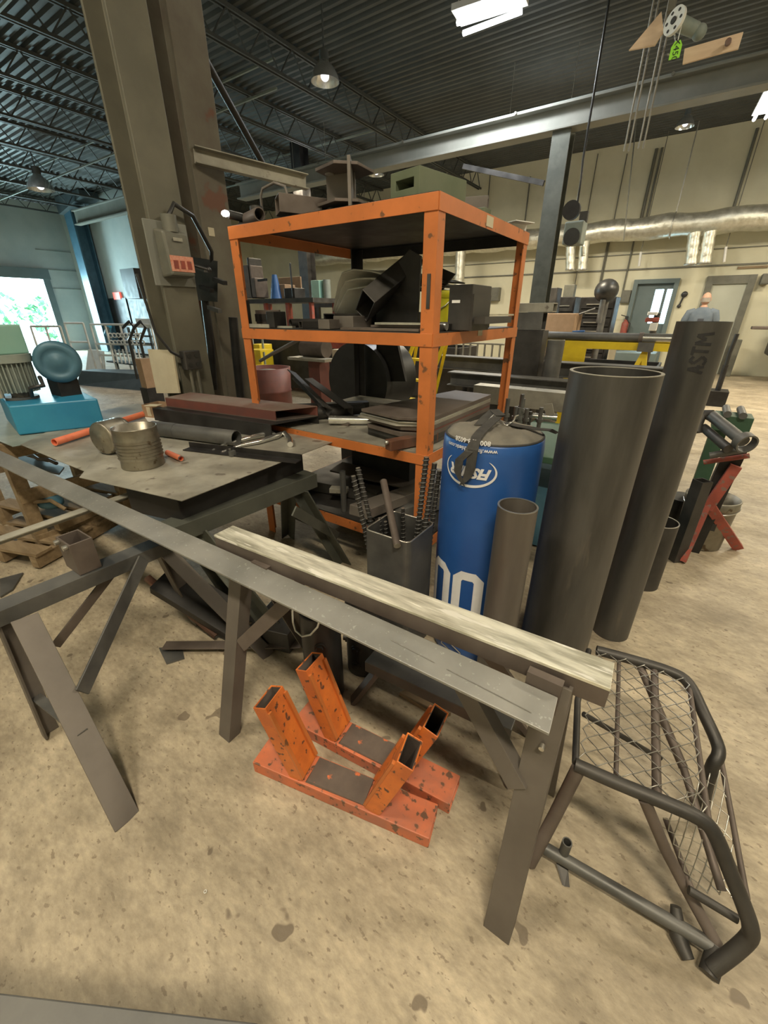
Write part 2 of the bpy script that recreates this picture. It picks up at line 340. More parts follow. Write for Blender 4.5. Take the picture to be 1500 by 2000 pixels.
# wall joints and rails on far wall
def strip(n,px0,py0,px1,py1,h,m,d=.03):
    a=at(px0,py0,Y=YB); b_=at(px1,py1,Y=YB); zz=(a.z+b_.z)/2
    struct(n,MB().box(((a.x+b_.x)/2,YB-d/2-.002,zz),(abs(b_.x-a.x),d,h)),m)
strip('trim_2',700,549,1500,519,.035,'box_grey')
strip('trim_3',700,527,1500,487,.02,'box_grey')
strip('trim_4',1440,524,1500,520,.05,'wood')
a=at(0,507,X=XL)
struct('trim_5',MB().box((XL+.015,7.9,2.95),(.03,2.0,.03)).box((XL+.015,8.3,2.3),(.03,1.2,.03)).box((XL+.015,8.3,3.6),(.02,1.2,.02)),'dusty_grey_paint')
# roof joists, running away from the camera
for k in range(9):
    x=XL+1.2+k*1.75; mb=MB(); z1=ZC-.03; z0=ZC-.42
    if x>XR-.3: break
    for dx in (-.035,.035):
        mb.box((x+dx,5,z1),(.03,18,.05)); mb.box((x+dx,5,z0),(.03,18,.04))
    for j in range(30):
        yy=YF+j*.6; mb.bar((x,yy,z0),(x,yy+.3,z1),.018,.018); mb.bar((x,yy+.3,z1),(x,yy+.6,z0),.018,.018)
    struct('trim_%d'%(10+k),mb,'roof_dark')
for k,(yy) in enumerate((3.2,6.4,9.6)):
    struct('trim_%d'%(30+k),MB().box((XL+7.5,yy,ZC-.1),(14.8,.03,.03)).box((XL+7.5,yy,ZC-.45),(14.8,.03,.03)),'dusty_grey_paint')
# runway beams
t=thing('crane_beam','long grey I-section runway beam crossing high on the right, carried by the round-edged column','beam',(1.5,8,3.9))
zt=at(1250,168,Y=8).z; zb=at(1250,224,Y=8).z
obj('i_section',MB().sweep(IB(.26,zt-zb,.03),(-9.6,8,(zt+zb)/2),(8.6,8,(zt+zb)/2)),'beam_paint',t,bevel=.004)
r=MB(); r.box((-.5,8,zt+.02),(18,.06,.04))
obj('rail',r,'dusty_grey_paint',t)
mb=MB()
for i in range(8): mb.cyl((-7+i*2.0,7.86,zt-.01),(-7+i*2.0,7.84,zt-.01),.02,n=8)
obj('bolts',mb,'box_grey',t)
# far column under the beam
cx=at(1075,430,Y=8).x
t=thing('steel_column','dark steel column under the runway beam, right of the orange rack','column',(cx,8.05,0))
obj('shaft',MB().sweep(IB(.26,.26,.018),(cx,8.05,.03),(cx,8.05,zb),(0,1,0)),'green_grey_steel',t); obj('base_plate',MB().box((cx,8.05,.015),(.42,.42,.03)),'dark_steel',t)
obj('brace',MB().bar(at(1062,358,Y=8.0),at(905,325,Y=8.0),.05,.07),'dark_steel',t)
for i,(px,py,Y_,l) in enumerate(((600,520,9.2,'dark steel column seen through the orange rack under its top shelf'),(588,300,11.,'distant dark column under the roof above the grey bracket on the rack'))):
    xx=at(px,py,Y=Y_).x
    t=thing('steel_column',l,'column',(xx,Y_,0)); obj('shaft',MB().sweep(IB(.3,.3,.02),(xx,Y_,.02),(xx,Y_,ZC-.1),(0,1,0)),'black_steel',t); obj('base_plate',MB().box((xx,Y_,.01),(.42,.42,.02)),'dark_steel',t)
# corner column, dark, at the left; the shaft's blue is haze put into the colour
xx=at(168,500,Y=8.6).x
t=thing('steel_column','dark corner column with painted blue haze, left of the big tan column, beyond the railings','column',(xx,8.6,0)); obj('shaft',MB().sweep(IB(.55,.5,.05),(xx,8.6,.02),(xx,8.6,ZC-.1),(0,1,0)),'blue_grey_paint_haze',t); obj('haunch',MB().hexa([(xx-.3,8.2,4.6),(xx+1.6,8.2,4.9),(xx+1.6,8.8,4.9),(xx-.3,8.8,4.6),(xx-.3,8.2,5.1),(xx+1.6,8.2,5.1),(xx+1.6,8.8,5.1),(xx-.3,8.8,5.1)]),'column_slate',t)
a=at(148,425,Y=8.3); b_=at(262,398,Y=8.3)
obj('header_beam',MB().sweep(IB(.2,.42,.03),(a.x,8.3,(a.z+b_.z)/2),(XJ+4.8,8.3,(a.z+b_.z)/2)),'beam_paint',label='grey header beam running right from the dark corner column',cat='beam')
# door 1: dark door with window
t=thing('door_1',None,None,((dx0+dx1)/2,YB,0)); t['kind']='structure'
W_=dx1-dx0
obj('frame',MB().box((dx0+.05,YB-.03,dz/2),(.1,.14,dz)).box((dx1-.05,YB-.03,dz/2),(.1,.14,dz)).box(((dx0+dx1)/2,YB-.03,dz-.05),(W_-.202,.13,.1)),'door_grey',t)
wz0=at(1290,632,Y=YB).z; wz1=at(1290,565,Y=YB).z; wx0=at(1272,600,Y=YB).x; wx1=at(1311,600,Y=YB).x
lf=MB(); X0=dx0+.1; X1=dx1-.1; y_=YB+.05
lf.box(((X0+wx0)/2,y_,(dz-.1)/2),(wx0-X0,.05,dz-.1)).box(((X1+wx1)/2,y_,(dz-.1)/2),(X1-wx1,.05,dz-.1)).box(((wx0+wx1)/2,y_,wz0/2),(wx1-wx0,.05,wz0)).box(((wx0+wx1)/2,y_,(wz1+dz-.1)/2),(wx1-wx0,.05,dz-.1-wz1))
leaf=obj('leaf',lf,'door_grey',t)
obj('mullion',MB().box(((wx0+wx1)/2,y_,(wz0+wz1)/2),(.07,.05,wz1-wz0)),'door_grey',leaf)
obj('glass',MB().box(((wx0+wx1)/2,y_+.01,(wz0+wz1)/2),(wx1-wx0,.01,wz1-wz0)),'window_glass',leaf)
# door 2: pale door in a dark frame
t=thing('door_2',None,None,((ex0+ex1)/2,YB,0)); t['kind']='structure'; dz2=at(1430,538,Y=YB).z; W2=ex1-ex0
obj('frame',MB().box((ex0+.07,YB-.05,dz2/2),(.14,.1,dz2)).box((ex1-.07,YB-.05,dz2/2),(.14,.1,dz2)).box(((ex0+ex1)/2,YB-.05,dz2-.09),(W2-.282,.09,.18)),'box_grey',t)
obj('leaf',MB().box(((ex0+ex1)/2,YB-.02,(dz2-.18)/2),(W2-.28,.04,dz2-.18)),'door_pale',t)
# foil ducting along far wall
a=at(1050,462,Y=13.4); b_=at(1498,428,Y=13.4); dzc=(a.z+b_.z)/2
t=thing('foil_duct','large silver foil-wrapped duct running along the far wall above the doors','duct',(1,13.4,dzc))
pts=[]; k=0; x=-13.
while x<8.8: pts.append((x,13.4,dzc+.02*math.sin(k*1.7))); x+=.35; k+=1
obj('trunk',MB().tube(pts,[.24+.012*math.sin(i*2.1)+.01*math.sin(i*5.) for i in range(len(pts))],20),'foil',t)
for i in range(7): obj('strap',MB().ring((-10+i*3,13.4,dzc),.262,.012,(1,0,0),28,6).bar((-10+i*3,13.4,dzc+.2),(-10+i*3,13.4,ZC),.02,.02),'galvanized',t)
def drop(px,py0,py1,r,l):
    a=at(px[0],py0,Y=13.2); b_=at(px[1],py1,Y=13.2); b_=V((b_.x,13.2,b_.z)); a.z=dzc-.2
    n=9; pts=[a.lerp(b_,i/n) for i in range(n+1)]
    t=thing('drop_duct',l,'duct',(b_.x,13.2,b_.z),'foil drop ducts')
    obj('sleeve',MB().tube(pts,[r*(1+.05*math.sin(i*2.3)) for i in range(n+1)],18),'foil',t)
    obj('collar',MB().ring(b_,r*.97,.02),'galvanized',t)
drop((1357,1349),455,516,.125,'left of the two foil sleeves hanging from the duct between the doors')
drop((1386,1376),455,514,.125,'right of the two foil sleeves hanging from the duct between the doors')
drop((1116,1114),468,527,.12,'left of the two foil sleeves hanging behind the hoist control box')
drop((1143,1137),468,527,.12,'right of the two foil sleeves hanging behind the hoist control box')
drop((900,896),490,560,.15,'foil sleeve seen through the orange rack under its top shelf')
# conduits on the far wall
def conduit(px,py0,py1,r,l,m='box_grey'):
    a=at(px,py0,Y=YB-.05); b_=at(px,py1,Y=YB-.05); x=(a.x); 
    obj('conduit',MB().cyl((x,YB-.05,b_.z),(x,YB-.05,min(a.z,ZC-.02)),r,n=8),m,label=l,cat='conduit')
    return x
conduit(1283,290,466,.035,'thick dark conduit rising on far wall left of the dark door')
conduit(1294,288,466,.025,'thin conduit just right of the thick one above the dark door')
conduit(1480,250,410,.03,'dark conduit rising on far wall above the pale door')
conduit(1196,430,590,.02,'thin conduit behind the drill, left of the grey junction box')
conduit(1245,440,570,.02,'thin conduit ending at the grey junction box')
for px in (1168,1225): conduit(px,300,560,.012,'fine %s hanging conduit on the far wall left of the thick dark conduit'%('left' if px<1200 else 'right'))
conduit(898,340,420,.02,'thin conduit on far wall just above the green box tube')
conduit(958,335,430,.015,'fine conduit on the far wall above the right side of the rack')
conduit(1036,345,560,.02,'chain-like conduit between the rack and the far column')
# small wall fittings
def wbox(name,l,cat,px0,px1,py0,py1,m,d=.12):
    c=at((px0+px1)/2,(py0+py1)/2,Y=YB-d/2); w=abs(at(px1,(py0+py1)/2,Y=YB-d).x-at(px0,(py0+py1)/2,Y=YB-d).x); h=abs(at((px0+px1)/2,py0,Y=YB-d).z-at((px0+px1)/2,py1,Y=YB-d).z)
    t=thing(name,l,cat,(c.x,YB-d,c.z-h/2)); obj('housing',MB().box((c.x,YB-d/2,c.z),(w,d,h)),m,t,bevel=.01); obj('cover',MB().box((c.x,YB-d-.006,c.z),(w*.85,.012,h*.85)),m,t,bevel=.003)
    return t,c,w,h
wbox('junction_box','grey junction box on the far wall left of the dark door','box',1213,1231,567,592,'box_grey')
wbox('switch_box','small round-cornered switch left of the grey junction box','box',1203,1210,583,592,'box_grey',.08)
wbox('wall_heater','dark box on wall at far right edge beside the pale door','heater',1486,1503,535,556,'box_grey',.3)
wbox('wall_cabinet','dark cabinet on the far wall seen through the rack beside its back post','cabinet',947,976,562,588,'box_grey',.2)
c=at(1379,552,Y=YB-.03); obj('wall_hook_ring',MB().ring(c,.085,.018,(0,1,0)),'box_grey',label='small dark ring hung on wall left of the pale door',cat='ring')
c=at(1337,575,Y=YB-.05); c2=at(1326,598,Y=YB-.05)
t=thing('wall_phone','black handset hanging on the wall between the two doors','phone',(c2.x,YB-.05,c2.z)); obj('handset',MB().cyl(c,c2,.02,n=8),'black_plastic',t); obj('cradle',MB().sphere(c,.07,10,(1,.4,1)),'black_plastic',t); obj('mouthpiece',MB().sphere(c2,.045,10,(1,.5,1)),'black_plastic',t)
c=at(1219,640,Y=13.8); t=thing('fire_extinguisher','small red fire extinguisher on the far wall left of the dark door','extinguisher',(c.x,13.85,c.z-.25))
obj('cylinder',MB().lathe((c.x,13.85,c.z-.25),[(0,0),(.08,0),(.085,.03),(.085,.36),(.05,.43),(.02,.46)]),'red_paint',t); obj('valve',MB().box((c.x,13.85,c.z+.25),(.07,.05,.07)).bar((c.x,13.85,c.z+.27),(c.x-.14,13.8,c.z+.31),.03,.02),'black_plastic',t); obj('hose',MB().tube([(c.x,13.83,c.z+.22),(c.x+.12,13.8,c.z+.1),(c.x+.1,13.8,c.z-.15)],.013),'rubber',t)
# exit sign far left
c=at(229,578,Y=YL-.05); t=thing('exit_sign','small glowing red exit sign above the dark doors at far left','sign',(c.x,YL-.05,c.z)); obj('panel',MB().box(c,(.5,.06,.24)),'exit_glow',t)
# dark double doors far left
for px0,px1,l in ((212,247,'a'),(249,290,'b')):
    a=at(px0,583,Y=YL-.03); b_=at(px1,583,Y=YL-.03)
    d=struct('door_%s'%('3' if l=='a' else '4'),MB().box(((a.x+b_.x)/2,YL-.03,a.z/2),(b_.x-a.x-.06,.06,a.z)),'black_steel')
obj('rooftop_cabinet',MB().box(at(268,555,Y=8.62),(.9,.52,.9)),'black_steel',label='dark cage standing above the dark doors beside the tan column',cat='cage')
# ---- ceiling lights ----
def highbay(px,py,z,r,l,bright=True,g=None):
    c=at(px,py,z=z); t=thing('high_bay_lamp',l,'lamp',(c.x,c.y,z),g)
    obj('reflector',MB().lathe(c,[(r,0),(r*.95,r*.25),(r*.7,r*.7),(r*.35,r*1.0),(r*.3,r*1.1)],24),'bright_metal' if bright else 'roof_dark',t)
    obj('bulb',MB().sphere((c.x,c.y,z+r*.32),r*.3,12),'small_glow',t)
    obj('ballast',MB().cyl((c.x,c.y,z+r*1.1),(c.x,c.y,z+r*1.6),r*.32,n=14),'roof_dark',t); obj('hook',MB().cyl((c.x,c.y,z+r*1.6),(c.x,c.y,ZC),.012,n=6),'roof_dark',t)
highbay(635,160,4.35,.2,'round high bay lamp in the dark roof above the orange rack')
highbay(81,371,4.3,.3,'bright oval high bay lamp at far left above the loading door')
highbay(735,342,4.2,.18,'small high bay lamp far off between the bracket and green tube')
highbay(1337,248,4.6,.16,'faint high bay lamp on the dark roof below runway beam at right')
def strip_lamp(loc,l,rz=0,L=1.25,z=4.62):
    x,y=loc; t=thing('fluorescent_fixture',l,'lamp',(x,y,z),'twin tube fluorescent fixtures')
    R=Matrix.Rotation(rz,3,'Z'); P=lambda a,b,c:V((x,y,z))+R@V((a,b,c))
    obj('housing',MB().box(P(0,0,.10),(L+.06,.2,.06),rz),'white_paint',t,bevel=.008)
    for s in (-.11,.11): obj('tube',MB().cyl(P(-L/2,s,.03),P(L/2,s,.03),.022,n=12),'tube_glow',t)
    for s in (-1,1):
        obj('lamp_holder',MB().box(P(s*(L/2+.015),0,.04),(.02,.26,.07),rz),'white_paint',t)
        obj('hanger',MB().cyl(P(s*.5,0,.13),P(s*.5,0,ZC-z),.005,n=6),'galvanized',t)
names=['twin tube fixture just behind the camera to the right','twin tube fixture just behind the camera to the left','twin tube fixture over the open floor right of the pipes','unseen twin tube fixture added behind the right part of the runway beam','unseen twin tube fixture added behind the middle of the runway beam','twin tube fixture over the vehicle at far right','bright twin tube fluorescent fixture above the orange rack','unseen twin tube fixture added behind the left part of the runway beam','twin tube fixture in the far left bay','twin tube fixture hidden above the rack']
a=at(893,54,z=4.62); b_=at(1020,14,z=4.62); angs=math.atan2(b_.y-a.y,b_.x-a.x)
for i,(x,y,z,_a,_b,p,c) in enumerate(LAMPS):
    if i in (0,1,2,3,4,5,7,8,9) : strip_lamp((x,y),names[i],z=z+.02)
# the visible fixture
mid=(a+b_)/2; L_=(b_-a).length
t=thing('fluorescent_fixture','bright twin tube fluorescent fixture at top centre above the orange rack','lamp',(mid.x,mid.y,4.62),'twin tube fluorescent fixtures')
for (p,q) in (((893,45),(1000,4)),((905,65),(1019,22))): obj('tube',MB().cyl(at(*p,z=4.62),at(*q,z=4.62),.027,n=12),'tube_glow',t)
obj('housing',MB().bar(mid+(a-mid)*1.05+V((0,0.0,.11)),mid+(b_-mid)*1.05+V((0,0,.11)),.36,.06),'white_paint',t)
for q in (a,b_): obj('hanger',MB().cyl(V((q.x,q.y,4.74)),V((q.x,q.y,ZC)),.006,n=6),'galvanized',t)
# fixture at right edge
a=at(1484,232,z=4.4); b_=at(1530,150,z=4.4); t=thing('fluorescent_fixture','fluorescent fixture cut by the right edge below the runway beam','lamp',((a.x+b_.x)/2,(a.y+b_.y)/2,4.4),'twin tube fluorescent fixtures')
d_=(b_-a).normalized().cross(V((0,0,1)))*.08
for s in (-1,1): obj('tube',MB().cyl(a+d_*s,b_+d_*s,.025,n=10),'tube_glow',t)
obj('housing',MB().bar(a+V((0,0,.08)),b_+V((0,0,.08)),.26,.05),'white_paint',t); obj('hanger',MB().cyl(a+V((0,0,.1)),V((a.x,a.y,ZC)),.006,n=6),'galvanized',t)
# ---- hoist trolley, tag and panels overhead at right ----
Yh=5.0
def pan(l,pts,Y,m,n='panel'):
    return obj(n,MB().prism([at(x,y,Y=Y) for x,y in pts],.02,(0,1,0)),m,label=l,cat='panel')
pan('pale wooden board under the roof left of the white hoist wheel',[(1228,98),(1292,22),(1296,60),(1279,88)],Yh+.1,'pale_wood','overhead_board')
t=thing('overhead_board','long pale board with a knot under the roof, right of the green tag','board',at(1390,95,Y=Yh+.1))
obj('board',MB().prism([at(x,y,Y=Yh+.1) for x,y in [(1333,125),(1337,95),(1452,62),(1442,95),(1418,101)]],.02,(0,1,0)),'pale_wood',t)
c=at(1422,84,Y=Yh+.08); obj('round_fitting',MB().ring(c,.05,.014,(0,1,0)).cyl(c,c+V((0,-.03,0)),.02),'dusty_red_primer',t)
c=at(1318,41,Y=Yh); t=thing('hoist','white drilled hoist wheel with hub high at right above the green tag','hoist',c)
ax=V((-.55,-.8,.1)).normalized()
obj('rim',MB().cyl(c-ax*.012,c+ax*.012,.082,n=36),'white_plastic',t); obj('hub',MB().cyl(c-ax*.03,c+ax*.02,.022,n=16),'black_steel',t)
_,s_,u_=basis(ax)
for k in range(6):
    a_=k*PI/3; hp=c+(s_*math.cos(a_)+u_*math.sin(a_))*.058; obj('hole',MB().cyl(hp+ax*.011,hp+ax*.0135,.011,n=12).cyl(hp-ax*.011,hp-ax*.0135,.011,n=12),'black_steel',t)
hb=c+V((.14,.15,-.03)); obj('motor',MB().cyl(c-ax*.012,hb,.05,.045),'dusty_grey_paint',t); obj('cap',MB().sphere(hb+V((.03,.0,-.02)),.05),'dusty_grey_paint',t)
obj('hook_bar',MB().tube([c+V((.02,0,-.08)),c+V((.05,-.01,-.15)),c+V((.03,-.01,-.2)),c+V((.0,-.01,-.19))],.007),'bright_metal',t)
obj('suspension',MB().bar(c+V((-.05,.05,.08)),V((c.x-.08,c.y+.1,ZC-.05)),.05,.05),'column_paint',t)
a=at(1324,79,Y=Yh-.03); b_=at(1316,115,Y=Yh-.03); 
t=thing('hanging_tag','bright green inspection tag hanging under the white hoist wheel','tag',b_)
dd=(b_-a).normalized(); sx=V((1,0,0)); hw=.036
obj('tag_body',MB().prism([a-sx*hw*.5,a+sx*hw*.5,a+sx*hw+dd*.03,b_+sx*hw,b_-sx*hw,a-sx*hw+dd*.03],.003,(0,1,0)),'tag_green',t)
tn=V((-.3,-1,-.1)).normalized(); obj('tag_number',text_mb('X450',.06,lambda x,y:(b_.lerp(a,.5)+V((y*.9,-.003,0))+(b_-a).normalized()*x,tn)),'marker_ink',t)
obj('string',MB().cyl(a,a+V((.0,.02,.09)),.003,n=6),'white_plastic',t)
# =================== SAWHORSES ===================
def leg_bar(a,b,w,m,t,up=(0,1,0),name='leg',th=.008,flip=1,label=None):
    return obj(name,MB().sweep([(x*flip-w/2*flip,y+.0) for x,y in AN(w,w*.8,th)][::flip],a,b,up),m,t,bevel=.0015,label=label)
# front sawhorse (right of centre): splattered steel top, brown angle legs
zt=.745
A=V((-1.135,.70,zt)); B=V((.037,.757,zt))
t=thing('sawhorse','front brown steel sawhorse whose shiny silvery top runs in front of the blue bag','sawhorse',(-.55,.72,0),'steel sawhorses')
obj('top_plate',MB().bar(A+V((0,0,-.004)),B+V((0,0,-.004)),.078,.008),'ground_steel',t,bevel=.001,label='scraped silvery top face')
obj('channel',MB().sweep(CD(.076,.046,.006),A+V((.0,0,-.031)),B+V((0,0,-.031))),'brown_steel',t,bevel=.001)
nl=at(437,1443,z=0); nr=at(968,1828,z=0)
tl=V((-1.035,.672,zt-.03)); tr=V((-.055,.700,zt-.03))
leg_bar(tl,nl,.06,'horse_steel',t,(0,-1,0)); leg_bar(tr,nr,.066,'horse_steel',t,(0,-1,0))
fl=V((-1.04,1.0,0)); frr=V((-.03,.97,0))
leg_bar(V((-1.02,.735,zt-.03)),fl,.06,'horse_steel',t,(0,1,0)); leg_bar(V((-.055,.765,zt-.03)),frr,.06,'horse_steel',t,(0,1,0))
def on(a,b,f): return a.lerp(b,f)
def plane_pt(px,py,p0,p1,p2):
    n=(p1-p0).cross(p2-p0); d=at(px,py,z=0)-_C; tt=(p0-_C).dot(n)/d.dot(n); return _C+d*tt
n0,n1,n2=tl,tr,nl
b1=plane_pt(1008,1545,n0,n1,n2); b2=plane_pt(900,1345,n0,n1,n2)
obj('brace',MB().sweep([(x-.025,y) for x,y in AN(.05,.035,.006)],b2+V((0,.004,0)),b1+V((0,.004,0)),(0,-1,0)),'horse_steel',t,bevel=.001)
b1=plane_pt(466,1262,n0,n1,n2); b2=plane_pt(556,1178,n0,n1,n2)
obj('brace',MB().sweep([(x-.02,y) for x,y in AN(.045,.035,.006)],b1+V((0,.004,0)),b2+V((0,.004,0)),(0,-1,0)),'rusty_steel' if 0 else 'brown_steel',t,bevel=.001)
obj('brace',MB().bar(V((-1.03,.86,.36)),V((-.82,.75,.68)),.04,.008,(0,-1,0)),'brown_steel',t)
obj('brace',MB().bar(V((-.04,.86,.36)),V((-.25,.77,.68)),.04,.008,(0,-1,0)),'brown_steel',t)
p=plane_pt(1060,1455,n0,n1,n2); obj('bolt',MB().cyl(p,p+V((0,-.012,0)),.006,n=8),'galvanized',t)
obj('cleat',MB().box(tr+V((-.02,-.005,-.03)),(.07,.02,.09)),'brown_steel',t); obj('cleat',MB().box(tl+V((.12,.0,-.03)),(.07,.03,.05)),'brown_steel',t)
# long steel bar lying across, in front of the sawhorse top
zb=.70
e0,e1=at(1090,1362,z=zb),at(1073,1433,z=zb-.012); g0,g1=at(-60,858,z=zb+.02),at(-60,884,z=zb+.008)
mb=MB(); th=V((0,0,-.007))
# left end chosen so bar keeps constant width
dirb=(at(0,880,z=zb+.02)-e0); 
s0=e0+dirb*1.02; wv=(e1-e0); s1=s0+wv
mb.hexa([s1+th,e1+th,e0+th,s0+th,s1,e1,e0,s0])
dn=V((0,.004,-.045)); mb.hexa([s0+dn+V((0,-.006,0)),e0+dn+V((0,-.006,0)),e0+dn,s0+dn,s0+V((0,-.006,-.007)),e0+V((0,-.006,-.007)),e0+V((0,0,-.007)),s0+V((0,0,-.007))])
t=thing('steel_angle_bar','long grey steel bar crossing from the left edge, in front of the silvery sawhorse top','bar',(e0+s0)/2)
obj('bar',mb,'grey_steel',t,bevel=.0012)
def scribe(a,b):
    pa=e0+(s0-e0)*a[0]+wv*a[1]; pb=e0+(s0-e0)*b[0]+wv*b[1]; u=V((0,0,.0012)); k=wv*.012
    return MB().add([pa+u-k,pb+u-k,pb+u+k,pa+u+k],[(0,1,2,3)])
obj('scribe_line',scribe((.013,.72),(.075,.62)),'galvanized',t); obj('scribe_line',scribe((.085,.6),(.125,.53)),'galvanized',t)
# left sawhorse (runs away from camera)
zh=.54
A=at(-60,1206,z=zh); B=at(332,1047,z=zh); dv=(B-A)
t=thing('sawhorse','left grey-brown steel sawhorse with a long wide near leg, at the left edge','sawhorse',(-1.45,.45,0),'steel sawhorses')
obj('channel',MB().sweep([(x,y) for x,y in [(-.04,0),(.04,0),(.04,-.055),(.034,-.055),(.034,-.006),(-.034,-.006),(-.034,-.055),(-.04,-.055)]],A,B),'mill_steel',t,bevel=.001)
An=at(30,1205,z=zh-.05); f1=at(250,1606,z=0)
leg_bar(at(48,1205,z=zh-.03),f1,.072,'horse_steel',t,(1,0,0),flip=1)
f2=at(98,1428,z=0); leg_bar(at(5,1200,z=zh-.04)+V((-.02,0,0)),f2,.05,'horse_steel',t,(-1,0,0))
topm=at(285,1090,z=zh-.05)
leg_bar(B+V((.03,-.04,-.05)),V((-1.22,.86,0)),.06,'horse_steel',t,(1,0,0))
leg_bar(B+V((-.03,-.04,-.05)),V((-1.72,.82,0)),.06,'horse_steel',t,(-1,0,0))
def along(px,py,a,b,c): return plane_pt(px,py,a,b,c)
q0=at(48,1205,z=zh-.03)
b1=along(160,1352,q0,f1,B+V((.03,0,-.03))); b2=along(280,1092,q0,f1,B+V((.03,0,-.03)))
obj('brace',MB().bar(b1,b2,.05,.008,(1,0,0)),'mill_steel',t,bevel=.001)
b3=f2.lerp(at(5,1200,z=zh-.04),.45); obj('brace',MB().bar(at(108,1262,z=.30),at(218,1120,z=zh-.05),.035,.008,(1,0,0)),'brown_steel',t,bevel=.001)
obj('brace',MB().bar(f1.lerp(q0,.42),f2.lerp(at(5,1200,z=zh-.04),.32),.03,.008,(0,0,1)),'mill_steel',t)
# post standing on it and the thin rail it carries
p0=at(165,1106,z=zh+.002); P1=at(118,1012,z=.74)
t=thing('steel_post','short dark box-section post standing on the left sawhorse and holding up the thin rail','post',p0)
zr=.69
pb=V((p0.x,p0.y,zh+.002)); 
obj('box_section',MB().rtube(pb,V((pb.x,pb.y,zr-.022)),.115,.075,.006,(0,1,0)),'brown_steel',t,bevel=.002)
for s in (-1,1): obj('bolt',MB().cyl(V((pb.x+s*.035,pb.y-.038,zr-.035)),V((pb.x+s*.035,pb.y-.052,zr-.035)),.010,n=8),'galvanized',t)
R0=at(-40,1060,z=zr); R1=at(288,948,z=zr); 
dR=(R1-R0).normalized(); off=pb-R0; R0b=R0; 
obj('flat_rail',MB().sweep(AN(.045,.03,.005),R0,R1+dR*.02,(0,0,1)),'sheet_steel',label='thin pale steel rail running under the sheets from the left edge above the post',cat='rail',bevel=.001)
# green-grey big sawhorse under the sheet
zg=.60
A=at(250,1010,z=zg+.0); B=at(612,938,z=zg)
A=V((-1.95,1.0,zg)); B=V((-1.60,1.62,zg))
A=at(330,1040,z=zg); B=at(607,934,z=zg)
t=thing('sawhorse','green-grey steel sawhorse in shade under the loaded sheets, beside the rack','sawhorse',((A.x+B.x)/2,(A.y+B.y)/2,0),'steel sawhorses')
obj('channel',MB().sweep(CD(.10,.075,.007),A,B),'green_grey_steel',t,bevel=.002)
fa=at(642,1088,z=0.0); 
ft=B.lerp(A,.12)
leg_bar(ft+V((.04,0,-.03)),V((-1.42,1.66,0)),.07,'green_grey_steel',t,(0,1,0)); leg_bar(ft+V((-.04,0,-.03)),V((-1.95,1.70,0)),.07,'green_grey_steel',t,(0,1,0))
fb=A.lerp(B,.15); leg_bar(fb+V((.04,0,-.03)),V((-1.22,.98,0)),.07,'green_grey_steel',t,(0,1,0)); leg_bar(fb+V((-.04,0,-.03)),V((-1.62,1.03,0)),.07,'green_grey_steel',t,(0,1,0))
obj('brace',MB().bar(V((-1.48,1.64,.2)),V((-1.9,1.68,.2)),.05,.008,(0,1,0)),'green_grey_steel',t)
obj('brace',MB().bar(V((-1.45,1.62,.2)),V((-1.36,1.22,.55)),.05,.008,(1,0,0)),'green_grey_steel',t)
# shallow black tray between that horse and the sheets
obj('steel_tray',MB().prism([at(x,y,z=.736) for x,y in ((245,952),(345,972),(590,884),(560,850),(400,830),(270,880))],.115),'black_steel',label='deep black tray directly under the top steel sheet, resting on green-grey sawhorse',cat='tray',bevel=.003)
# dark channel leaning, on the floor under the sheets
t=thing('steel_channel','dark open channel leaning towards the floor behind the front sawhorse left leg','channel',(-1.5,1.2,0))
a=at(318,1128,z=.27); b_=at(462,1235,z=.045)
obj('channel_section',MB().sweep(CD(.16,.06,.008),a,b_+V((0,.03,.02)),(0,-.3,1)),'black_steel',t,bevel=.002)
obj('flange',MB().bar(a+V((-.095,-.03,-.02)),b_+V((-.07,-.06,-.01)),.03,.02),'rusty_steel',t)
obj('angle_on_floor',MB().sweep(AN(.05,.035,.006),at(325,1252,z=.036),at(590,1250,z=.036)),'brown_steel',label='brown angle bar lying flat on the floor behind the front sawhorse',cat='bar',bevel=.001)
obj('angle_on_floor',MB().sweep(AN(.05,.04,.006),at(470,1200,z=.1),at(600,1200,z=.1)),'black_steel',label='black angle bar behind the brown one near the black cylinders',cat='bar')
obj('box_on_floor',MB().box(at(548,1222,z=.06),(.2,.2,.11),.3),'dark_steel',label='low dark box under front sawhorse brace',cat='box',bevel=.003)
# near bar at the bottom edge
zz=.35
a=at(-60,1932,z=zz); b_=at(505,1998,z=zz); d_=(b_-a).normalized(); n_=V((d_.y,-d_.x,0))
ctr=(a+b_)/2+n_*.05
t=thing('steel_trestle','grey steel box beam on two feet cut off by the bottom left edge','trestle',(ctr.x,ctr.y,0))
obj('beam',MB().rtube(a+n_*.05-V((0,0,.03))-d_*.2,b_+n_*.05-V((0,0,.03)),.10,.06,.005),'mill_steel',t,bevel=.004)
for f in (.12,.8):
    q=a.lerp(b_,f)+n_*.05; obj('leg',MB().box((q.x,q.y,(zz-.06)/2),(.04,.04,zz-.06)),'mill_steel',t); obj('foot',MB().box((q.x,q.y,.004),(.1,.1,.008)),'mill_steel',t)
